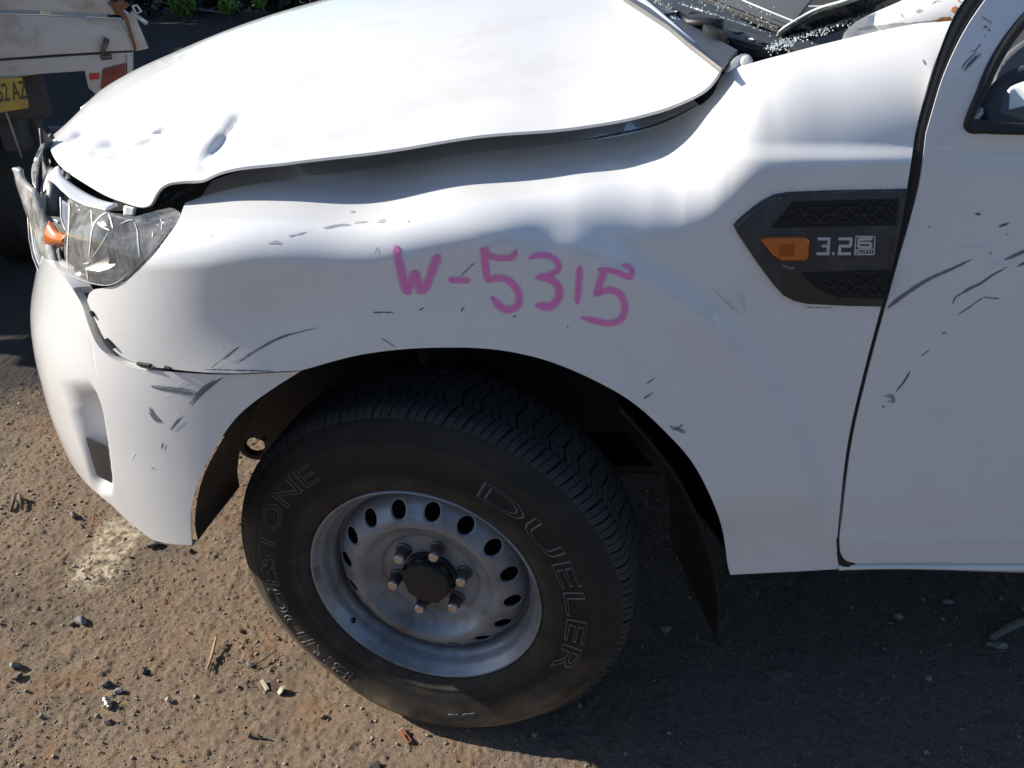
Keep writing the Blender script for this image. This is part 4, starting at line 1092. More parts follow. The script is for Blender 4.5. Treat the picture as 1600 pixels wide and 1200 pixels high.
# raised lettering
def font_mesh(text, fill, bevel, shear=0.0):
    cu = bpy.data.curves.new('lettering', 'FONT'); cu.body = text; cu.size = 1.0
    cu.fill_mode = 'BOTH' if fill else 'NONE'; cu.bevel_depth = bevel; cu.bevel_resolution = 0; cu.resolution_u = 3; cu.shear = shear; cu.dimensions = '2D'
    if fill: cu.extrude = .004
    o = bpy.data.objects.new('lettering', cu); COL.objects.link(o)
    bpy.context.view_layer.update()
    me = bpy.data.meshes.new_from_object(o.evaluated_get(bpy.context.evaluated_depsgraph_get()))
    bpy.data.objects.remove(o); bpy.data.curves.remove(cu)
    return me
def on_sidewall(text, a_from, a_to, r0, r1, name, bevel=.015, fill=False, mat=LETM):
    me = font_mesh(text, fill, bevel)
    co = np.zeros(len(me.vertices) * 3); me.vertices.foreach_get('co', co); co = co.reshape(-1, 3)
    x0, x1 = co[:, 0].min(), co[:, 0].max(); y0, y1 = co[:, 1].min(), co[:, 1].max()
    a = rad(a_from) + (rad(a_to) - rad(a_from)) * (co[:, 0] - x0) / (x1 - x0)
    r = r0 + (r1 - r0) * (co[:, 1] - y0) / (y1 - y0)
    d = np.array([side_d(q) for q in r]) - .0009 - co[:, 2] / max(1e-6, np.abs(co[:, 2]).max()) * .0008
    out = np.stack([r * np.cos(a), d - squash(r * np.cos(a), r * np.sin(a)), r * np.sin(a)], -1)
    me.vertices.foreach_set('co', out.ravel()); me.update()
    return link(name, me, mat, tyre)
on_sidewall('BRIDGESTONE', -122, -234, .2865, .3235, 'raised_lettering')
on_sidewall('DUELER', 66, -26, .2700, .3070, 'raised_lettering')
on_sidewall('H/T', -30, -47, .2850, .3150, 'raised_lettering')
on_sidewall('BF8S', -81, -70, .2965, .3035, 'raised_lettering', bevel=.03)

# ------------------------------------------------------------------ wheel arch, flap, chassis
arch_px = catmull([(304, 852), (299, 828), (300, 806), (309, 760), (337, 702), (372, 652), (432, 604), (470, 580), (560, 556), (690, 544), (780, 548), (850, 563), (920, 591), (990, 631), (1040, 676), (1080, 721), (1110, 776), (1130, 831), (1138, 872), (1141, 898)], 90)
aw = march(arch_px[:, 0], arch_px[:, 1], lambda P: np.minimum(F_fender(P), F_b(P)))
cx, cz = .06, .42
rows = []
cut = sstep(.58, .72, aw[:, 2])
for dy, grow in ((.012, .004), (.03, .018), (.06, .024), (.165, .026), (.17, .026)):
    W = aw.copy(); grow = grow * (1 - .93 * sstep(-.16, -.30, aw[:, 0]))[:, None]; dr = W[:, [0, 2]] - [cx, cz]; nr = dr / np.linalg.norm(dr, axis=1)[:, None]
    W[:, [0, 2]] += nr * grow; W[:, 1] += dy; W[:, 0] += sstep(-.16, -.34, aw[:, 0]) * .035 * dy / .165 - sstep(.34, .50, aw[:, 0]) * .04 * dy / .165; rows.append(W)
W = rows[-1].copy(); W[:, 1] += .34 * np.maximum(cut, sstep(.0, .3, aw[:, 0])) + .002; W[:, 0] -= sstep(.34, .50, aw[:, 0]) * .13; rows.append(W)
mesh_obj('arch_liner', np.concatenate(rows), grid_faces(len(rows), 90), LINER, truck)
# inner well wall with engine bay behind
bm = bmesh.new()
add_box(bm, (.05, .62, .685), (1.35, .06, .57)); add_box(bm, (.16, .52, .56), (1.64, .09, .12), bev=.01)
add_box(bm, (.16, 1.32, .56), (1.64, .09, .12), bev=.01)
add_box(bm, (-.10, YC, .72), (1.1, 1.1, .50)); add_box(bm, (-.62, YC, .78), (.06, 1.0, .30))
add_box(bm, (1.4, YC, .46), (1.6, 1.62, .08)); add_box(bm, (.72, YC, .85), (.06, 1.55, .78))
bm_obj('chassis', bm, ENGBLK, truck)
bm = bmesh.new()
add_box(bm, (.45, YC, .33), (1.1, 1.0, .03), None, .01); add_box(bm, (1.3, 1.55, .42), (1.9, .25, .18))  # unseen tray and far-side sill, added to block light under the truck
add_tube(bm, [(.0, .20, G), (.0, .95, G + .05)], .045, 12); add_tube(bm, [(.02, .24, G - .10), (-.05, .55, G + .06)], .03, 10); add_tube(bm, [(.16, .24, G + .02), (.30, .5, G + .06)], .022, 10)
add_tube(bm, [(.03, .30, .48), (.03, .38, .92)], .05, 14)
bm_obj('suspension_and_blockers', bm, ENGBLK, truck, smooth=True)
# wheel opening brace under the shoulder of the wing, seen dark behind the lip
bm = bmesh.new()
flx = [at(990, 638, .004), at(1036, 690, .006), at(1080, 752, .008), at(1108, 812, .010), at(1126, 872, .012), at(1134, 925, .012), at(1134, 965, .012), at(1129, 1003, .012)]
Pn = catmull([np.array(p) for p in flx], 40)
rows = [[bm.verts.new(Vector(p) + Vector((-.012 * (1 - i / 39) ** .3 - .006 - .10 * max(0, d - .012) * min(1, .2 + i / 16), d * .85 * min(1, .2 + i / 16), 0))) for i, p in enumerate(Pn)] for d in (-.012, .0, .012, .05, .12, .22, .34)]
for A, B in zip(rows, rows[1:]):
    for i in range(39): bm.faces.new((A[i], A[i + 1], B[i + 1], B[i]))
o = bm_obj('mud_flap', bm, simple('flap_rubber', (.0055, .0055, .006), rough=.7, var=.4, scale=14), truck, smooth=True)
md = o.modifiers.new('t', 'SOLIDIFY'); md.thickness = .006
# tow hook hanging from the rail
bm = bmesh.new()
hc = at(400, 694, .42)
ring = []
for k in range(25):
    a = 2 * math.pi * k / 24
    ring.append(Vector((hc[0] + .031 * math.cos(a), .42, hc[2] + .030 * math.sin(a))))
add_tube(bm, ring, .011, 8, caps=False)
add_tube(bm, [(hc[0] + .02, .42, hc[2] + .02), (hc[0] + .03, .43, hc[2] + .09), (hc[0] + .05, .46, .56)], .02, 8)
add_tube(bm, [(hc[0] - .03, .42, hc[2] + .01), (hc[0] - .045, .43, hc[2] + .08), (hc[0] - .03, .46, .58)], .016, 8)
add_box(bm, (hc[0] + .10, .42, hc[2] + .045), (.16, .03, .12), bev=.01)
bm_obj('tow_hook', bm, LINER, truck, smooth=True, sharp=40)

# ------------------------------------------------------------------ side vent on the wing
vent_poly = [(1145, 352), (1150, 344), (1166, 330), (1190, 312), (1208, 303), (1228, 299), (1300, 296), (1417, 294), (1412, 330), (1396, 408), (1377, 479), (1320, 478), (1260, 475), (1238, 470), (1222, 461), (1206, 443), (1180, 408), (1152, 366)]
def poly_panel(name, poly, F, off, mat, parent, inset=5.0, edge_off=.0, n_in=1, res=4.0, smooth=False):
    """raised plate on an implicit surface: bevelled rim and a flat filled top; poly in pixels."""
    P = np.array(poly, float); c = P.mean(0)
    Q = []
    for a, b in zip(P, np.roll(P, -1, 0)):
        m = max(1, int(np.linalg.norm(b - a) / (res * 3)))
        for i in range(m): Q.append(a + (b - a) * i / m)
    Q = np.array(Q)
    t = np.roll(Q, -1, 0) - np.roll(Q, 1, 0); t /= np.linalg.norm(t, axis=1)[:, None]
    nrm = np.stack([-t[:, 1], t[:, 0]], 1)
    if ((Q + nrm - c) ** 2).sum() > ((Q - nrm - c) ** 2).sum(): nrm = -nrm
    Q2 = Q + nrm * inset
    a = march(Q[:, 0], Q[:, 1], F); b = march(Q2[:, 0], Q2[:, 1], F)
    na, nb_ = normal_of(a, F), normal_of(b, F)
    bm = bmesh.new()
    ra = [bm.verts.new(p + n * edge_off) for p, n in zip(a, na)]
    rm = [bm.verts.new(.7 * p + .3 * p2 + n * (edge_off * .2 + off * .8)) for p, p2, n in zip(a, b, na)]
    rb = [bm.verts.new(p + n * off) for p, n in zip(b, nb_)]
    m = len(ra)
    for A, B in ((ra, rm), (rm, rb)):
        for i in range(m): bm.faces.new((A[i], A[(i + 1) % m], B[(i + 1) % m], B[i]))
    fc = bm.faces.new(rb)
    bmesh.ops.triangulate(bm, faces=[fc])
    return bm_obj(name, bm, mat, parent, smooth=True, sharp=30)
vent = poly_panel('side_vent', vent_poly, F_fender, .006, DARKPL, truck, inset=6, edge_off=-.004)
def recess(name, poly, off, mat): return poly_panel(name, poly, F_fender, off, mat, vent, inset=3, edge_off=.0062, res=3)
recess('vent_grille', [(1203, 354), (1236, 313), (1402, 308), (1397, 350)], .0066, HOLE)
recess('vent_grille', [(1250, 424), (1391, 420), (1384, 464), (1312, 463), (1288, 456), (1266, 442)], .0066, HOLE)
def hexes(name, poly, s=21):
    P = np.array(poly, float)
    def inside(x, y):
        c = False; j = len(P) - 1
        for i in range(len(P)):
            if (P[i][1] > y) != (P[j][1] > y) and x < (P[j][0] - P[i][0]) * (y - P[i][1]) / (P[j][1] - P[i][1]) + P[i][0]: c = not c
            j = i
        return c
    x0, y0 = P.min(0); x1, y1 = P.max(0); bm = bmesh.new()
    V_ = {}
    r = 0; y = y0 - s
    segs = set()
    while y < y1 + s:
        x = x0 - s + (r % 2) * s * 1.1
        while x < x1 + s:
            pts = [(x + s * 1.25 * math.cos(rad(60 * k)), y + s * .62 * math.sin(rad(60 * k))) for k in range(6)]
            for a, b in zip(pts, pts[1:] + pts[:1]):
                ka, kb = tuple(np.round(a, 0)), tuple(np.round(b, 0))
                if inside(*a) and inside(*b): segs.add((min(ka, kb), max(ka, kb)))
            x += s * 2.2
        y += s * .54; r += 1
    for a, b in sorted(segs):
        ab = np.array([a, b]); w_ = march(ab[:, 0], ab[:, 1], F_fender); nn = normal_of(w_, F_fender)
        add_tube(bm, [w_[0] + nn[0] * .0075, w_[1] + nn[1] * .0075], .0011, 4)
    return bm_obj(name, bm, ENGBLK, vent)
hexes('grille_mesh', [(1206, 354), (1238, 314), (1402, 309), (1397, 350)])
hexes('grille_mesh', [(1252, 425), (1391, 421), (1384, 464), (1312, 463), (1288, 456), (1266, 442)])
ind = poly_panel('side_indicator', [(1185, 371), (1195, 368), (1255, 367), (1261, 372), (1260, 399), (1254, 404), (1218, 404), (1203, 395)], F_fender, .0125, ORANGE, vent, inset=3.5, edge_off=.005, res=3)
poly_panel('indicator_lens_core', [(1212, 378), (1238, 377), (1237, 396), (1214, 396)], F_fender, .0129, simple('amber_dark', (.38, .075, .008), rough=.35), vent, inset=1.5, edge_off=.0123, res=3)
VB = BVHTree.FromPolygons([v.co.copy() for v in vent.data.vertices], [tuple(p.vertices) for p in vent.data.polygons])
vk = lambda pts: [(1100 + x / 3.2, 250 + y / 3.2) for x, y in pts]
strokes('badge_character', VB, [(vk(p), wd) for p, wd in [
    ([(568, 394), (632, 394)], 4.6), ([(625, 394), (622, 430)], 4.6), ([(588, 430), (626, 430)], 4.2), ([(622, 430), (618, 468)], 4.6), ([(562, 468), (628, 468)], 4.6),
    ([(640, 468), (652, 468)], 4.6),
    ([(672, 394), (738, 394)], 4.6), ([(736, 390), (732, 430)], 4.6), ([(676, 430), (734, 430)], 4.6), ([(680, 430), (675, 468)], 4.6), ([(668, 468), (734, 468)], 4.6),
    ([(758, 382), (852, 382)], 2.0), ([(854, 382), (849, 472)], 1.8), ([(750, 472), (850, 472)], 2.0), ([(760, 380), (752, 474)], 1.8),
    ([(772, 396), (842, 393)], 5.0), ([(776, 396), (770, 436)], 4.6), ([(772, 414), (836, 414)], 4.0), ([(772, 436), (836, 436)], 4.4), ([(834, 414), (832, 436)], 4.6),
    ([(758, 448), (848, 446)], 1.8),
    ([(757, 468), (759, 455), (772, 455), (770, 468)], 1.4), ([(758, 462), (771, 462)], 1.2), ([(780, 454), (779, 467), (792, 467), (794, 454)], 1.4), ([(800, 455), (816, 455)], 1.4), ([(808, 455), (806, 468)], 1.4),
    ([(823, 455), (838, 455), (836, 467), (821, 467), (823, 455)], 1.4)]], LIGHTGREY, vent, groups=[[0, 1, 2, 3, 4], [5], [6, 7, 8, 9, 10], list(range(11, 15)) + [20], list(range(15, 20)), list(range(21, 27))], taper=False, step=2.0, off=.0004)
strokes('scuff', VB, [([(1217, 309), (1219, 311)], 4), ([(1222, 414), (1236, 419), (1242, 418)], 4), ([(1380, 298), (1384, 301)], 2), ([(1393, 299), (1395, 302)], 2), ([(1300, 301), (1340, 299)], 1.5), ([(1176, 324), (1192, 314)], 1.6)], GREYPART, vent, jitter=.5, step=2)

# ------------------------------------------------------------------ headlight
def glass_mat(name, tint=(.9, .9, .88), haze=.25, rough=.08):
    m, t, b = new_mat(name); t.nodes.remove(b)
    out = t.nodes['Material Output']
    tr = t.nodes.new('ShaderNodeBsdfTransparent'); tr.inputs[0].default_value = rgba(tint)
    gl = t.nodes.new('ShaderNodeBsdfGlossy'); gl.inputs['Roughness'].default_value = rough
    df = t.nodes.new('ShaderNodeBsdfDiffuse'); df.inputs[0].default_value = (.72, .71, .68, 1)
    fr = t.nodes.new('ShaderNodeFresnel'); fr.inputs[0].default_value = 1.5
    tc = t.nodes.new('ShaderNodeTexCoord'); n = t.nodes.new('ShaderNodeTexNoise'); n.inputs['Scale'].default_value = 26; n.inputs['Detail'].default_value = 8; n.inputs['Roughness'].default_value = .75
    mp = t.nodes.new('ShaderNodeMapping'); mp.inputs['Scale'].default_value = (1, 1, .5)
    t.links.new(tc.outputs['Object'], mp.inputs[0]); t.links.new(mp.outputs[0], n.inputs['Vector'])
    mr = t.nodes.new('ShaderNodeMapRange'); mr.inputs[1].default_value = .42; mr.inputs[2].default_value = .75; mr.inputs[3].default_value = haze * .35; mr.inputs[4].default_value = haze * 1.8
    t.links.new(n.outputs['Fac'], mr.inputs[0])
    m1 = t.nodes.new('ShaderNodeMixShader'); t.links.new(mr.outputs[0], m1.inputs[0]); t.links.new(tr.outputs[0], m1.inputs[1]); t.links.new(df.outputs[0], m1.inputs[2])
    m2 = t.nodes.new('ShaderNodeMixShader'); t.links.new(fr.outputs[0], m2.inputs[0]); t.links.new(m1.outputs[0], m2.inputs[1]); t.links.new(gl.outputs[0], m2.inputs[2])
    t.links.new(m2.outputs[0], out.inputs[0]); return m
LENS = glass_mat('lamp_lens', haze=.30)
SHARD = glass_mat('lens_shard', tint=(.8, .79, .74), haze=.62, rough=.2)
FILM = glass_mat('clear_film', tint=(.94, .94, .94), haze=.06, rough=.1)
LAMPBK = simple('lamp_bezel', (.075, .077, .084), rough=.28, metal=.6, var=.3, scale=30, coat=.4)
LAMPCR = simple('lamp_reflector', (.30, .30, .31), rough=.22, metal=.9, var=.15, scale=18)
WHITEPL = simple('white_plastic', (.62, .63, .64), rough=.45, var=.06)
F_l = lambda P: F_fender((P - np.array([0, .003, 0])) * np.array([1, 1, 1.0]) - np.stack([0 * P[..., 0], 0 * P[..., 0], .035 * sstep(-.36, -.46, P[..., 0])], -1))
n_ = 46
l_top = catmull([(108, 309), (136, 322), (165, 330), (172, 332), (195, 335), (211, 338), (226, 334), (250, 328), (270, 325), (280, 331)], n_)
l_bot = catmull([(106, 428), (125, 439), (150, 446), (176, 446), (197, 440), (216, 424), (240, 397), (263, 367), (282, 338)], n_)
l_lef = catmull([(108, 309), (109, 350), (105, 390), (106, 428)], 30); l_rig = catmull([(280, 331), (282, 334), (282, 338)], 30)
lp = coons(l_top, l_bot, l_lef, l_rig)
lw = march(lp[..., 0], lp[..., 1], F_l)
lamp = empty('headlight', (0, 0, 0)); lamp.parent = truck
ln = normal_of(lw, F_l)
# gentle crown of the lens
lw2 = lw + ln * (.006 * np.sin(np.pi * np.linspace(0, 1, 30))[:, None, None] * np.linspace(1, 0, n_)[None, :, None])
lens = mesh_obj('lens', lw2.reshape(-1, 3), [f[::-1] for f in grid_faces(30, n_)], LENS, lamp)
LB = bvh_of(lens)
lk = lambda pts: [(x / 5.333, 240 + y / 5.333) for x, y in pts]
strokes('crack', LB, [(lk(p), wd) for p, wd in [
    ([(895, 488), (830, 530), (785, 590), (765, 660), (755, 740), (742, 860)], 1.6), ([(905, 500), (925, 560), (940, 625)], 2.2), ([(900, 660), (850, 750), (775, 860)], .8),
    ([(1118, 570), (1142, 640), (1150, 740), (1165, 860)], 2.0), ([(1000, 585), (1060, 560), (1120, 548)], 2.4), ([(800, 575), (860, 590), (905, 610)], 2.4), ([(820, 590), (880, 625), (915, 640)], 2.2),
    ([(1275, 660), (1270, 700)], 1.6), ([(1335, 540), (1350, 590), (1345, 640)], 1.2), ([(690, 915), (750, 905)], 3.5), ([(720, 940), (735, 1050)], 1.5),
    ([(570, 995), (650, 1040), (800, 1085), (900, 1095), (980, 1070), (1060, 1000)], 1.6), ([(580, 395), (575, 600), (562, 800), (565, 990)], 1.4),
    ([(1130, 520), (1300, 480), (1440, 455), (1490, 475), (1500, 520)], 1.5), ([(960, 430), (905, 490), (860, 440)], 2.0), ([(760, 470), (770, 600)], 1.4)]], simple('crack_white', (.62, .62, .60), rough=.5), lens, streak=True, jitter=.3, step=2, off=.0008)
strokes('gasket', LB, [([(120, 436), (150, 444), (176, 443.5), (196, 437), (214, 421), (238, 395), (260, 366)], 1.6)], RUBBER, lens, taper=False, step=3, off=.0006)
# bezel behind the lens: recessed pan with ribs and a bowl
bk_ = lw + ln * -.010
dp_ = .05 * np.sin(np.pi * np.clip(np.linspace(-.02, 1.02, 30), 0, 1))[:, None] ** .5 * np.sin(np.pi * np.clip(np.linspace(.0, 1.0, n_), 0, 1))[None] ** .35
pan = bk_ + np.array([.55, .85, -.05]) * dp_[..., None]
mesh_obj('lamp_housing', pan.reshape(-1, 3), [f[::-1] for f in grid_faces(30, n_)], LAMPBK, lamp)
bm = bmesh.new()
for jx in (22, 25, 28, 31):
    add_tube(bm, [pan[i, jx] + np.array([-.004, -.008, 0]) for i in range(5, 26, 2)], .003, 6)
bm_obj('housing_ribs', bm, LAMPBK, lamp, smooth=True)
def bowl(cpx, cpy, Y, r, name, mat, dirv):
    c = Vector(at(cpx, cpy, Y)); q = Vector(dirv).to_track_quat('Y', 'Z').to_matrix().to_4x4(); q.translation = c
    bm = bmesh.new()
    add_lathe_bm(bm, [(r, 0), (r * .96, .006), (r * .85, .020), (r * .6, .034), (r * .3, .042), (.004, .044)], 40)
    bm.transform(q); return bm_obj(name, bm, mat, lamp, smooth=True)
def add_dummy(): pass
bowl(150, 382, .135, .036, 'reflector_bowl', LAMPCR, (.6, .75, 0))
# bright lower lip inside the lens
bm = bmesh.new()
add_tube(bm, [.75 * lw[26, j] + .25 * pan[26, j] for j in range(4, 26, 2)], [.004 + .004 * math.sin(k) ** 2 for k in range(11)], 6)
bm_obj('bezel_lip', bm, LAMPCR, lamp, smooth=True)
# white carrier strip above the lens, along the bonnet edge
def strip(name, A, B, mat, parent, n=24, thick=.003, sag=0.0, rows_n=7):
    """sheet between two (px,py,Y) polylines, with thickness."""
    a = catmull([at(*p) for p in A], n); b = catmull([at(*p) for p in B], n)
    rows = []
    for k in range(rows_n):
        t = k / (rows_n - 1); R = a * (1 - t) + b * t; R = R + np.array([-.6, -.8, .1]) * sag * math.sin(math.pi * t); rows.append(R)
    o = mesh_obj(name, np.concatenate(rows), grid_faces(rows_n, n), mat, parent)
    md = o.modifiers.new('t', 'SOLIDIFY'); md.thickness = thick; md.offset = 0
    return o
strip('lamp_carrier', [(80, 272, .36), (88, 262, .37), (98, 276, .33), (130, 300, .26), (165, 316, .19), (184, 320, .16)], [(79, 282, .34), (90, 290, .30), (110, 310, .22), (136, 322, .17), (165, 329, .13), (172, 331, .125)], WHITEPL, lamp, thick=.004, sag=.006)
strip('carrier_bracket', [(196, 321, .12), (212, 325, .11)], [(194, 336, .12), (210, 337, .11)], WHITEPL, lamp, n=6)
bm = bmesh.new(); add_tube(bm, [at(196, 322, .13), at(195, 338, .12)], .003, 6); add_tube(bm, [at(203, 323, .13), at(202, 338, .12)], .002, 6)
bm_obj('bracket_clip', bm, GREYPART, lamp, smooth=True)
# what shows through the break: dark pan, grey tube, amber bulb shade, pale moulding
strip('lamp_back_pan', [(62, 200, .55), (70, 300, .48), (80, 380, .40), (100, 435, .30)], [(100, 240, .60), (118, 320, .36), (125, 380, .30), (130, 445, .24)], ENGBLK, lamp, thick=.004)
bm = bmesh.new(); add_tube(bm, [at(86, 284, .34), at(86, 312, .33), at(85, 338, .32)], [.013, .014, .014], 14); bm_obj('vent_tube', bm, GREYPART, lamp, smooth=True)
strip('amber_shade', [(79, 346, .28), (92, 362, .255), (110, 368, .225)], [(84, 394, .285), (93, 384, .265), (111, 381, .235)], ORANGE, lamp, thick=.006, sag=.012)
strip('bulb_holder', [(78, 339, .30), (93, 346, .28)], [(80, 346, .30), (93, 350, .28)], WHITEPL, lamp, n=6)
strip('pale_moulding', [(64, 306, .36), (70, 304, .35), (82, 318, .33)], [(72, 345, .34), (76, 345, .33), (80, 330, .32)], WHITEPL, lamp, n=10)
strip('blue_grey_trim', [(97, 312, .30), (104, 316, .27), (110, 318, .24)], [(99, 345, .28), (103, 360, .26), (109, 364, .23)], simple('trim_blue_grey', (.20, .22, .30), rough=.35, var=.1), lamp, n=10)
strip('wedge_trim', [(64, 292, .42), (75, 268, .46), (83, 262, .44)], [(65, 306, .40), (76, 294, .40), (82, 284, .38)], GREYPART, lamp, n=8)
bm = bmesh.new(); add_tube(bm, [at(95, 308, .27), at(96, 340, .26), at(101, 356, .245), at(108, 366, .225)], .0018, 6); bm_obj('pale_wire', bm, WHITEPL, lamp, smooth=True)
# broken-off pieces of lens still hanging
sh_r = [(30, 262, .37), (35, 264, .36), (37, 276, .35), (47, 289, .335), (57, 298, .32), (66, 322, .305), (75, 342, .29), (81, 362, .275), (88, 400, .25), (96, 420, .235), (105, 427, .22)]
sh_l = [(28, 262, .38), (30, 275, .385), (34, 296, .385), (38, 316, .38), (43, 336, .37), (49, 346, .36), (56, 372, .34), (62, 390, .325), (74, 408, .30), (86, 418, .275), (98, 426, .24)]
strip('lens_shard', sh_l, sh_r, SHARD, lamp, n=40, thick=.004, sag=.010)
strip('lens_shard', [(61, 236, .50), (52, 258, .47), (50, 275, .44), (52, 288, .42)], [(74, 210, .58), (63, 248, .48), (59, 275, .44), (57, 298, .40)], SHARD, lamp, n=20, thick=.004)
strip('clear_film', [(44, 338, .37), (46, 360, .36), (50, 392, .34), (62, 425, .31), (72, 437, .28)], [(50, 346, .36), (58, 376, .34), (66, 394, .32), (80, 415, .29), (92, 425, .25)], FILM, lamp, n=20, thick=.002)
bm = bmesh.new(); add_tube(bm, [at(44, 338, .372), at(46, 372, .362), at(52, 402, .345), at(62, 427, .315), at(73, 437, .285)], .0016, 6); bm_obj('film_edge', bm, WHITEPL, lamp, smooth=True)
strip('grille_edge', [(80, 208, .62), (72, 222, .60), (66, 238, .56)], [(86, 232, .62), (84, 244, .56), (80, 258, .50)], BLACKPL, truck, n=10, thick=.01)
# grille and nose behind the bumper edge
bm = bmesh.new()
for k in range(6): add_box(bm, (-.79 + .006 * k, YC, .80 + .036 * k), (.03, .72, .012), None, .003)
add_box(bm, (-.755, YC, .88), (.03, .74, .28))
bm_obj('grille', bm, BLACKPL, truck, smooth=True, sharp=40)
# top horn of the bumper reaching up beside the lamp
# ------------------------------------------------------------------ gap under the bonnet edge by the lamp
bm = bmesh.new()
for a, b, r in (((244, 322, .17), (262, 300, .17), .006), ((250, 318, .19), (300, 296, .19), .008), ((252, 312, .16), (270, 305, .18), .004), ((258, 318, .15), (285, 300, .16), .003), ((236, 326, .20), (262, 316, .2), .006)):
    add_tube(bm, [at(*a), at(*b)], r, 8)
bm_obj('wiring', bm, ENGBLK, truck, smooth=True)

# ------------------------------------------------------------------ cowl, wipers, windscreen base
def zpoly(name, poly, z, thick, mat, parent, bev=.003):
    """flat plate at height z (a number, or one per corner), from pixels."""
    bm = bmesh.new(); zz_ = z if hasattr(z, '__len__') else [z] * len(poly)
    f = bm.faces.new([bm.verts.new(atz(x, y, q)) for (x, y), q in zip(poly, zz_)])
    r = bmesh.ops.extrude_face_region(bm, geom=[f])
    bmesh.ops.translate(bm, vec=(0, 0, -thick), verts=[v for v in r['geom'] if isinstance(v, bmesh.types.BMVert)])
    if bev: bmesh.ops.bevel(bm, geom=bm.edges[:], offset=bev, segments=2, affect='EDGES', profile=.6)
    return bm_obj(name, bm, mat, parent, smooth=True, sharp=40)
COWLG = simple('cowl_grey', (.15, .152, .155), rough=.45, metal=.3, var=.25, scale=20); dirty(COWLG, (.24, .20, .16), scale=16, lo=.5, hi=.75, amount=.6)
DASH = simple('dash_dark', (.045, .043, .042), rough=.75, var=.4, scale=40, bump=.3, bscale=500); dirty(DASH, (.15, .14, .13), scale=120, lo=.6, hi=.72, amount=.7)
GLASSB = simple('broken_glass', (.40, .45, .47), rough=.15, var=.6, scale=200, coat=.5)
cowl = bm = bmesh.new()
add_box(bm, (1.10, YC, 1.155), (1.10, 1.56, .05))
cowl = bm_obj('cowl_panel', bm, DASH, truck)
zpoly('cowl_strip', [(974, -6), (985, -16), (1050, 20), (1093, 47), (1153, 78), (1127, 106), (1075, 66), (1045, 40)], [1.325, 1.325, 1.30, 1.285, 1.262, 1.262, 1.285, 1.30], .008, COWLG, cowl, .002)
zpoly('cowl_channel', [(1153, 78), (1162, 85), (1140, 112), (1127, 106)], 1.24, .01, RUBBER, cowl, .001)
zpoly('wiper_plate', [(1010, -20), (1080, -20), (1150, 25), (1215, 60), (1200, 72), (1140, 52), (1090, 30), (1040, 8)], [1.29, 1.29, 1.265, 1.245, 1.245, 1.262, 1.275, 1.29], .02, DARKPL, cowl, .004)
zpoly('wiper_motor_cover', [(1092, 28), (1108, 20), (1140, 32), (1142, 45), (1128, 53), (1104, 42)], [1.295, 1.295, 1.285, 1.283, 1.283, 1.292], .045, BLACKPL, cowl, .008)
zpoly('cowl_bar', [(1128, 54), (1140, 43), (1213, 60), (1206, 72), (1182, 70)], [1.268, 1.268, 1.252, 1.252, 1.255], .02, DARKPL, cowl, .004)
zpoly('bright_tag', [(1076, 43), (1096, 46), (1090, 52), (1080, 50)], 1.272, .003, WHITEPL, cowl, .0005); zpoly('bright_tag', [(1105, 54), (1122, 66), (1112, 60)], 1.268, .002, WHITEPL, cowl, 0); zpoly('bright_tag', [(1128, 64), (1139, 66), (1134, 69)], 1.262, .002, WHITEPL, cowl, 0)
bm = bmesh.new()
add_tube(bm, [atz(1021, 22, 1.30), atz(1040, 27, 1.298), atz(1062, 24, 1.295), atz(1080, 36, 1.292), atz(1100, 36, 1.292), atz(1128, 40, 1.29)], [.004, .006, .007, .008, .009, .01], 10)
bm_obj('washer_hose', bm, BLACKPL, cowl, smooth=True)
bm = bmesh.new(); add_tube(bm, [atz(1064, 30, 1.29), atz(1068, 38, 1.285), atz(1078, 44, 1.28)], .002, 6); add_tube(bm, [atz(1130, 53, 1.275), atz(1150, 70, 1.262), atz(1185, 80, 1.255)], .002, 6); bm_obj('cable', bm, RUBBER, cowl, smooth=True)
# toothed sealing edge
bm = bmesh.new()
A0, A1 = atz(1093, -4, 1.285), atz(1216, 46, 1.25)
for k in range(30):
    p = A0 + (A1 - A0) * k / 29
    add_box(bm, p, (.012, .010, .012), Matrix.Rotation(.5, 3, 'Z'), .001)
bm_obj('toothed_seal', bm, BLACKPL, cowl)
zpoly('dash_top', [(1097, -8), (1130, -30), (1290, -30), (1240, 34), (1219, 47)], [1.28, 1.30, 1.30, 1.255, 1.246], .01, simple('dash_grey', (.085, .086, .088), rough=.6, var=.3, scale=80, bump=.3, bscale=500), cowl, .002)
bm = bmesh.new(); add_tube(bm, [atz(1160, 0, 1.292), atz(1200, 17, 1.278), atz(1245, 35, 1.262)], .0016, 6); bm_obj('dash_edge_line', bm, WHITEPL, cowl)
# remaining sheet of windscreen glass lying on the scuttle
DGL = simple('dark_glass', (.03, .034, .036), rough=.07, var=.3, scale=8, coat=1.0)
gA = catmull([atz(1214, 59, 1.268), atz(1228, 44, 1.29), atz(1262, 24, 1.31), atz(1320, 4, 1.335), atz(1360, -10, 1.35)], 20); gB = catmull([atz(1226, 62, 1.265), atz(1262, 60, 1.27), atz(1310, 46, 1.285), atz(1365, 22, 1.31), atz(1430, -10, 1.345)], 20)
bm = bmesh.new(); ra = [[bm.verts.new((1 - t) * a + t * b + np.array([0, 0, .012 * math.sin(math.pi * t)])) for a, b in zip(gA, gB)] for t in (0, .25, .5, .75, 1)]
for A, B in zip(ra, ra[1:]):
    for i in range(19): bm.faces.new((A[i], A[i + 1], B[i + 1], B[i]))
screen = bm_obj('windscreen_glass', bm, DGL, truck, smooth=True); md = screen.modifiers.new('t', 'SOLIDIFY'); md.thickness = .005
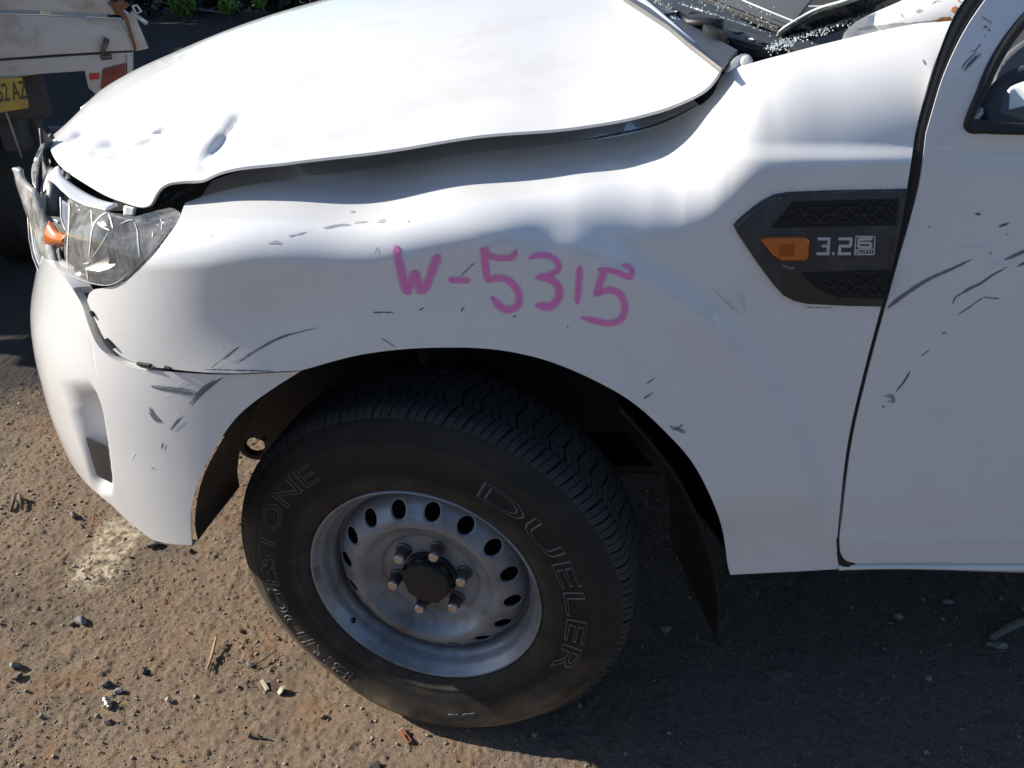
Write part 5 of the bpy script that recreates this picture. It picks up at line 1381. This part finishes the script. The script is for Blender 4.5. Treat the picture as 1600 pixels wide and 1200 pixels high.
bm = bmesh.new(); add_tube(bm, gA + np.array([0, 0, .003]), .0022, 6); bm_obj('glass_edge', bm, simple('glass_edge', (.62, .63, .60), rough=.3), screen, smooth=True)
# crumbs of safety glass
bm = bmesh.new()
for k in range(900):
    t = random.random(); px_ = 1205 + 165 * t + random.gauss(0, 6); py_ = 78 - 62 * t + random.gauss(0, 5.5) - 4 * math.sin(t * 3)
    if k > 560: px_, py_ = random.uniform(1000, 1060), 0; px_, py_ = 1000 + 55 * t + random.gauss(0, 7), -8 + 34 * t + random.gauss(0, 6)
    if k > 680: px_, py_ = random.uniform(1060, 1210), random.uniform(0, 60); py_ = min(py_, (px_ - 1040) * .33)
    p = atz(px_, py_, lin(px_, [1000, 1100, 1200, 1380], [1.305, 1.29, 1.262, 1.318]))
    s = random.uniform(.0012, .0034)
    add_box(bm, p + np.array([0, 0, .002]), (s, s * random.uniform(.6, 1.2), s * .8), Matrix.Rotation(random.random() * 3, 3, Vector((random.random(), random.random(), 1))))
o = bm_obj('glass_crumbs', bm, GLASSB, cowl); o['kind'] = 'stuff'
for k, (px_, py_, a_) in enumerate(((1030, 12, .3), (1052, 14, 1.1), (1085, 20, 2.0), (1155, 52, .4), (1175, 62, 1.7), (1192, 68, .8), (1225, 74, .2), (1012, 2, 1.4), (1120, 26, .9), (1205, 76, 2.4))):
    p = atz(px_, py_, lin(px_, [1000, 1100, 1200], [1.308, 1.296, 1.262])); bm = bmesh.new()
    CV_, CF_ = CHUNKS[k % 24]; vv_ = [bm.verts.new(Vector(v * [.016, .008, .003])) for v in CV_]
    for f in CF_: bm.faces.new([vv_[i] for i in f])
    o = bm_obj('trim_fragment', bm, (DARKPL, GREYPART, BLACKPL)[k % 3], cowl); o.location = p; o.rotation_euler = (.2, .1, a_)
# bonnet hinge
bm = bmesh.new()
hp = [(1134, 114, .13), (1142, 100, .135), (1152, 88, .14), (1162, 83, .145), (1172, 85, .15), (1178, 96, .15), (1174, 105, .145), (1158, 107, .14)]
f = bm.faces.new([bm.verts.new(at(*p)) for p in hp]); r = bmesh.ops.extrude_face_region(bm, geom=[f]); bmesh.ops.translate(bm, vec=(.002, .02, -.004), verts=[v for v in r['geom'] if isinstance(v, bmesh.types.BMVert)])
bmesh.ops.bevel(bm, geom=bm.edges[:], offset=.002, segments=2, affect='EDGES')
hinge = bm_obj('bonnet_hinge', bm, PAINT, truck, smooth=False)
bm = bmesh.new(); c = at(1166, 96, .136); q = Vector((-.3, -.9, .3)).to_track_quat('Y', 'Z').to_matrix().to_4x4(); q.translation = Vector(c)
rg = add_lathe_bm(bm, [(.0085, -.004), (.0085, .002), (.007, .0045), (.003, .005)], 20); bm.faces.new(rg[-1]); bm.transform(q)
bm_obj('hinge_bolt', bm, simple('primer_grey', (.5, .5, .52), rough=.5), hinge, smooth=True)
# pillar foot: pale sheet with sealer joint and rust
ft = catmull([(1318, 58), (1342, 47), (1392, 41), (1440, 37), (1489, 33)], 24); ftp = catmull([(1345, 40), (1375, 24), (1420, -2), (1470, -40), (1560, -110)], 24)
fa = np.array([march(np.array([x]), np.array([y]), F_fender)[0] for x, y in ft]) + np.array([0, .002, .004])
fb = np.array([at(x, y, Yq) for (x, y), Yq in zip(ftp, np.linspace(.16, .20, 24))])
rows = [fa + np.array([0, .004, -.02])] + [fa * (1 - t) + fb * t + np.array([0, -.01, .012]) * math.sin(math.pi * t) for t in np.linspace(0, 1, 9)]
rt = catmull([at(1489, 33, .03), at(1512, 10, .045), at(1545, -40, .07), at(1590, -110, .10)], 10)
pillar = mesh_obj('pillar_foot', np.concatenate(rows), grid_faces(10, 24), PAINT, truck)
PB = bvh_of(pillar)
strokes('sealer_bead', PB, [([(1340, 46), (1390, 40), (1440, 36), (1486, 30)], 5)], simple('sealer', (.42, .41, .38), rough=.7, var=.3, scale=80), pillar, jitter=.4, step=3, off=.001)
strokes('rust_patch', PB, [([(1484, 24), (1490, 16), (1497, 6), (1500, -4)], 9), ([(1462, 33), (1487, 30)], 5)], simple('rust_orange', (.42, .17, .06), rough=.9, var=.5, scale=150), pillar, jitter=.7, step=2.5, off=.0014)
strokes('smudge', PB, [([(1407, 20), (1412, 28)], 3), ([(1430, 20), (1442, 14)], 4), ([(1455, 6), (1462, 2)], 2), ([(1456, -2), (1470, 3)], 1.5)], SCUFF, pillar, streak=True, jitter=.6, step=3)

# ------------------------------------------------------------------ door opening
seal_o = catmull([(1665, -52), (1640, -17), (1601, 18), (1568, 58), (1541, 103), (1522, 150), (1507, 188), (1505, 198), (1511, 206), (1540, 209), (1600, 211), (1720, 216)], 70)
seal_i = catmull([(1690, -52), (1662, -12), (1622, 28), (1590, 66), (1565, 108), (1546, 148), (1524, 182), (1521, 186), (1526, 189), (1545, 191), (1600, 196), (1720, 202)], 70)
g = np.linspace(0, 1, 6)[None, :, None]; sp = seal_o[:, None] * (1 - g) + seal_i[:, None] * g
W = march(sp[..., 0], sp[..., 1], lambda P: F_door(P + np.array([0, .001, 0])))
W[:, 1:4, 1] -= .005; W[:, 5, 1] += .02
sealo = mesh_obj('window_seal', W.reshape(-1, 3), grid_faces(70, 6), RUBBER, door)
# torn inner trim, pale triangle and airbag cloth inside
AIRB = simple('airbag_cloth', (.75, .75, .76), rough=.85, var=.05, bump=.3, bscale=60)
TORN = simple('torn_cloth', (.045, .05, .062), rough=.9, var=.5, scale=30, bump=.5, bscale=60)
TRIMG = simple('inner_trim', (.10, .108, .125), rough=.6, var=.25, scale=18)
strip('inner_trim', [(1545, 165, .42), (1562, 100, .44), (1620, 50, .46), (1700, 0, .48)], [(1550, 200, .42), (1580, 200, .43), (1640, 200, .44), (1760, 200, .45)], TRIMG, door, n=20, thick=.01)
strip('torn_lining', [(1530, 180, .03), (1545, 140, .05), (1570, 118, .06), (1600, 104, .07), (1640, 100, .08)], [(1540, 196, .03), (1560, 170, .05), (1570, 140, .06), (1600, 124, .07), (1640, 118, .08)], TORN, door, n=24, thick=.006, sag=.012)
strip('torn_lining', [(1541, 172, .025), (1560, 178, .035), (1600, 190, .04), (1650, 196, .05)], [(1540, 200, .02), (1560, 204, .03), (1600, 206, .035), (1650, 210, .04)], TORN, door, n=16, thick=.006, sag=.008)
strip('glass_corner', [(1534, 168, .02), (1535, 178, .02)], [(1518, 186, .012), (1522, 190, .012)], simple('pale_trim', (.30, .31, .33), rough=.3), door, n=5, thick=.004)
airbag = strip('airbag', [(1572, 148, .26), (1586, 130, .33), (1606, 119, .35), (1660, 112, .36), (1720, 125, .35)], [(1572, 182, .22), (1590, 188, .22), (1615, 196, .22), (1660, 200, .22), (1720, 200, .22)], AIRB, truck, n=26, thick=.01, sag=.02)
strip('airbag_tear', [(1560, 150, .09), (1568, 138, .09), (1576, 148, .09)], [(1560, 178, .09), (1566, 184, .09), (1574, 182, .09)], simple('grey_cloth', (.17, .19, .23), rough=.9, var=.2), truck, n=10, thick=.006)
bm = bmesh.new(); add_tube(bm, [at(1566, 72, .12), at(1580, 50, .14), at(1604, 26, .16), at(1650, -10, .18)], .0025, 6); bm_obj('pillar_trim_line', bm, WHITEPL, door)
# ------------------------------------------------------------------ the rest of the cab, out of the picture
bm = bmesh.new()
add_box(bm, (1.85, YC, 1.78), (1.45, 1.36, .05), None, .02)
for s in (-1, 1):
    add_tube(bm, [(.86, YC + s * .80, 1.34), (1.05, YC + s * .76, 1.55), (1.22, YC + s * .68, 1.77)], .035, 8)
    add_tube(bm, [(1.72, YC + s * .86, 1.2), (1.74, YC + s * .72, 1.77)], .045, 8)
add_box(bm, (2.50, YC, 1.15), (.06, 1.7, 1.25)); add_box(bm, (1.95, .02, .83), (1.1, .05, .74)); add_box(bm, (1.6, 2 * YC - .02, .83), (1.8, .05, .74))
bm_obj('cab_shell', bm, PAINT, truck, smooth=True, sharp=40)
bm = bmesh.new()
for y in (.5, 1.34):
    add_box(bm, (1.45, y, .80), (.5, .5, .18), None, .05); add_box(bm, (1.68, y, 1.12), (.14, .48, .62), Matrix.Rotation(.15, 3, 'Y'), .05)
bm_obj('seats', bm, TORN, truck, smooth=True, sharp=50)
bm = bmesh.new()
Vf = np.array([v.co[:] for v in fender.data.vertices]); fm = fender.data.copy(); Vf[:, 1] = 2 * YC - Vf[:, 1]
fm.vertices.foreach_set('co', Vf.ravel()); fm.flip_normals(); fm.update(); link('front_wing', fm, PAINT, truck)
bm.free()
for p in list(wheel.children):
    pass
w2 = wheel.copy(); COL.objects.link(w2); w2.location = (0, 2 * YC, G); w2.rotation_euler = (0, 0, math.pi - STEER)
for ch in wheel.children:
    if ch.name.startswith(('tyre', 'hub')):
        c = ch.copy(); COL.objects.link(c); c.parent = w2

# ================================================================== SMALL THINGS ON THE GROUND
PALE = simple('pale_stone', (.46, .40, .31), rough=.9, var=.25, scale=60, bump=.3, bscale=300)
DKST = simple('dark_stone', (.085, .075, .066), rough=.9, var=.35, scale=50, bump=.4, bscale=250)
BRST = simple('brown_stone', (.17, .115, .075), rough=.95, var=.4, scale=50, bump=.4, bscale=250)
GRST = simple('grey_stone', (.22, .20, .185), rough=.85, var=.3, scale=60, bump=.3, bscale=250)
def stone(px, py, s, mat, label, sx=1.2, sz=.8, rot=0.0, cat='stone', name='stone'):
    p = atz(px, py, 0); CV, CF = chunk(random.randint(12, 18)); bm = bmesh.new(); vv = [bm.verts.new(v) for v in CV]
    for f in CF: bm.faces.new([vv[i] for i in f])
    bmesh.ops.bevel(bm, geom=bm.edges[:], offset=.07, segments=1, affect='EDGES', clamp_overlap=True)
    bmesh.ops.scale(bm, vec=(s * sx, s, s * sz), verts=bm.verts[:]); bmesh.ops.rotate(bm, verts=bm.verts[:], cent=(0, 0, 0), matrix=Matrix.Rotation(rot, 3, 'Z'))
    o = bm_obj(name, bm, mat, None, smooth=False); o.location = (p[0], p[1], gz(p[0], p[1]) + s * sz * .62)
    return tag(o, label, cat)
stone(441, 1080, .0115, PALE, 'pale angular stone casting a long shadow, beside the white chip near the tyre', 1.0, 1.1)
stone(183, 1081, .0105, GRST, 'grey stone with flat faces just behind the shiny metal fitting', 1.5, .8, .3)
stone(264, 1095, .0075, PALE, 'small pale stone on open sand right of the metal fitting', 1.2)
stone(241, 853, .016, DKST, 'dark stone lying under the lower edge of the front bumper', 1.5, .7, .2)
stone(128, 972, .013, GRST, 'grey lump with a side spur and dark shadow below the pale dust patch', 1.5, .9, -.3)
stone(113, 976, .009, DKST, 'small dark pebble against the left of the grey spur lump', 1.0)
stone(30, 1058, .011, DKST, 'dark gravel lump just below the ring-shaped nut', 1.6, .7, .4)
stone(222, 1050, .012, DKST, 'dark brown stone in the sand below the reddish soil', 1.2, .8)
stone(165, 1070, .010, DKST, 'dark brown lump behind the shiny metal fitting', 1.4, .9)
stone(170, 1128, .009, DKST, 'dark pebble below the shiny metal fitting', 1.3, .8)
stone(118, 808, .014, GRST, 'grey stone standing on grit below the left side of the bumper', .9, 1.1)
stone(300, 862, .011, DKST, 'dark stone behind the tip of the bumper next to the liner', 1.4, .7)
stone(375, 985, .008, BRST, 'round brown pebble on the red soil beside the tyre', 1.1)
stone(390, 1038, .008, GRST, 'small grey pebble at the end of the thin twig near the tyre', 1.3)
stone(628, 1142, .007, GRST, 'grey pebble next to the rusty connector in front of the tyre', 1.2)
stone(64, 1120, .006, GRST, 'tiny pale grey pebble at the lower left of the yard', 1.2)
stone(505, 1120, .007, BRST, 'small brown pebble on sand below the tyre edge', 1.3)
stone(585, 1198, .012, DKST, 'dark stone at the bottom edge of the picture', 1.5, .6)
stone(1450, 1062, .008, GRST, 'grey pebble in the blue shade under the door', 1.3)
stone(1405, 965, .010, GRST, 'pale grey stone in shade below the sill, left of the others', 1.2)
stone(1482, 940, .011, GRST, 'flat grey stone in deep shade close to the sill', 1.5, .6)
stone(1560, 1010, .016, GRST, 'broad flat stone in the shade beside the broken stick', 1.8, .5)
stone(1041, 985, .012, GRST, 'pale stone in the dark between the tyre and the mud flap', 1.3, .6)
stone(1215, 1058, .016, DKST, 'long dark lump on the shaded ground below the wing', 2.6, .6)
# chip, twig, stick and metal bits
bm = bmesh.new(); add_box(bm, (0, 0, 0), (.030, .008, .006), None, .0015)
for v in bm.verts: v.co += Vector((random.gauss(0, .0008), random.gauss(0, .0008), random.gauss(0, .0006)))
o = bm_obj('stone_chip', bm, PALE, None); p = atz(414, 1071); o.location = (p[0], p[1], gz(p[0], p[1]) + .004); o.rotation_euler = (0, .15, -.9); tag(o, 'long white chip of stone pointing at the pale angular stone', 'stone chip')
WOOD = simple('dry_wood', (.36, .25, .14), rough=.85, var=.3, scale=60)
bm = bmesh.new(); a, b = atz(325, 1047), atz(339, 1001); m_ = .5 * (a + b)
add_tube(bm, [a + [0, 0, .004], .5 * (a + b) + [.002, 0, .008], b + [0, 0, .012]], [.0026, .0034, .0022], 7)
tag(bm_obj('stick', bm, WOOD, None, smooth=True), 'straight dry stick lying on the grit in sunlight', 'stick')
bm = bmesh.new(); add_tube(bm, [atz(388, 1045) + [0, 0, .003], atz(408, 1036) + [0, 0, .005], atz(432, 1018) + [0, 0, .003]], .0014, 6)
tag(bm_obj('twig', bm, simple('twig_dark', (.07, .055, .04), rough=.9), None, smooth=True), 'thin dark twig on the sand near the tyre', 'twig')
bm = bmesh.new(); add_tube(bm, [atz(1548, 1002) + [0, 0, .01], atz(1575, 987) + [0, 0, .015], atz(1620, 968) + [0, 0, .015]], [.007, .009, .008], 8)
tag(bm_obj('broken_stick', bm, simple('grey_wood', (.16, .145, .13), rough=.9, var=.3, scale=40), None, smooth=True), 'thick grey stick in the shade at the right edge of the ground', 'stick')
bm = bmesh.new(); add_tube(bm, [atz(18, 800) + [0, 0, .004], atz(26, 778) + [0, 0, .014], atz(33, 782) + [0, 0, .018], atz(36, 798) + [0, 0, .006]], [.004, .006, .006, .004], 7)
tag(bm_obj('bent_root', bm, simple('root_brown', (.15, .105, .075), rough=.9, var=.3, scale=40), None, smooth=True), 'bent brown root piece arched on the ground at the far left', 'root')
p = atz(168, 1100); fit = empty('metal_fitting', (p[0], p[1], gz(p[0], p[1]) + .008)); fit.rotation_euler = (0, .2, .7); tag(fit, 'shiny ribbed metal pipe fitting lying on the sand', 'metal fitting')
bm = bmesh.new(); pr = [(.003, -.016), (.0055, -.015), (.006, -.010), (.0085, -.009), (.0085, -.003), (.006, -.002), (.0065, .004), (.0078, .005), (.0078, .008), (.005, .009), (.005, .015), (.002, .016)]
rg = add_lathe_bm(bm, pr, 12); bm.faces.new(rg[0]); bm.faces.new(rg[-1]); bm_obj('fitting_body', bm, simple('worn_metal', (.36, .34, .31), rough=.35, metal=.8, var=.3, scale=100), fit, smooth=True, sharp=35)
p = atz(25, 1042); bm = bmesh.new()
rg = add_lathe_bm(bm, [(.006, -.004), (.011, -.004), (.011, .004), (.006, .004), (.006, -.004)], 6)
o = bm_obj('ring_nut', bm, GRST, None, smooth=False); o.location = (p[0], p[1], gz(p[0], p[1]) + .008); o.rotation_euler = (.6, .3, .2); tag(o, 'grey ring-shaped nut lying tilted on gravel at the left edge', 'nut')
p = atz(402, 1152); bm = bmesh.new()
add_tube(bm, [(-.016, 0, 0), (.012, 0, 0)], .003, 8); add_tube(bm, [(.004, 0, 0), (.004, 0, .012)], .002, 6); add_box(bm, (-.016, 0, 0), (.004, .009, .009), None, .001)
o = bm_obj('bolt', bm, simple('rusty_bolt', (.10, .075, .05), rough=.8, var=.4, scale=60), None, smooth=True, sharp=40); o.location = (p[0], p[1], gz(p[0], p[1]) + .006); o.rotation_euler = (0, .05, -.2); tag(o, 'rusty bolt with an upright pin on sand at the lower middle', 'bolt')
p = atz(634, 1152); bm = bmesh.new()
add_box(bm, (-.008, 0, 0), (.016, .010, .007), None, .001); add_box(bm, (.008, .0035, 0), (.018, .002, .006)); add_box(bm, (.008, -.0035, 0), (.018, .002, .006)); add_box(bm, (.016, 0, 0), (.003, .009, .006))
o = bm_obj('rusty_connector', bm, simple('rust_red', (.24, .085, .035), rough=.85, var=.4, scale=80), None); o.location = (p[0], p[1], gz(p[0], p[1]) + .006); o.rotation_euler = (0, .1, -.95); tag(o, 'rusty slotted metal connector on sand in front of the tyre', 'connector')
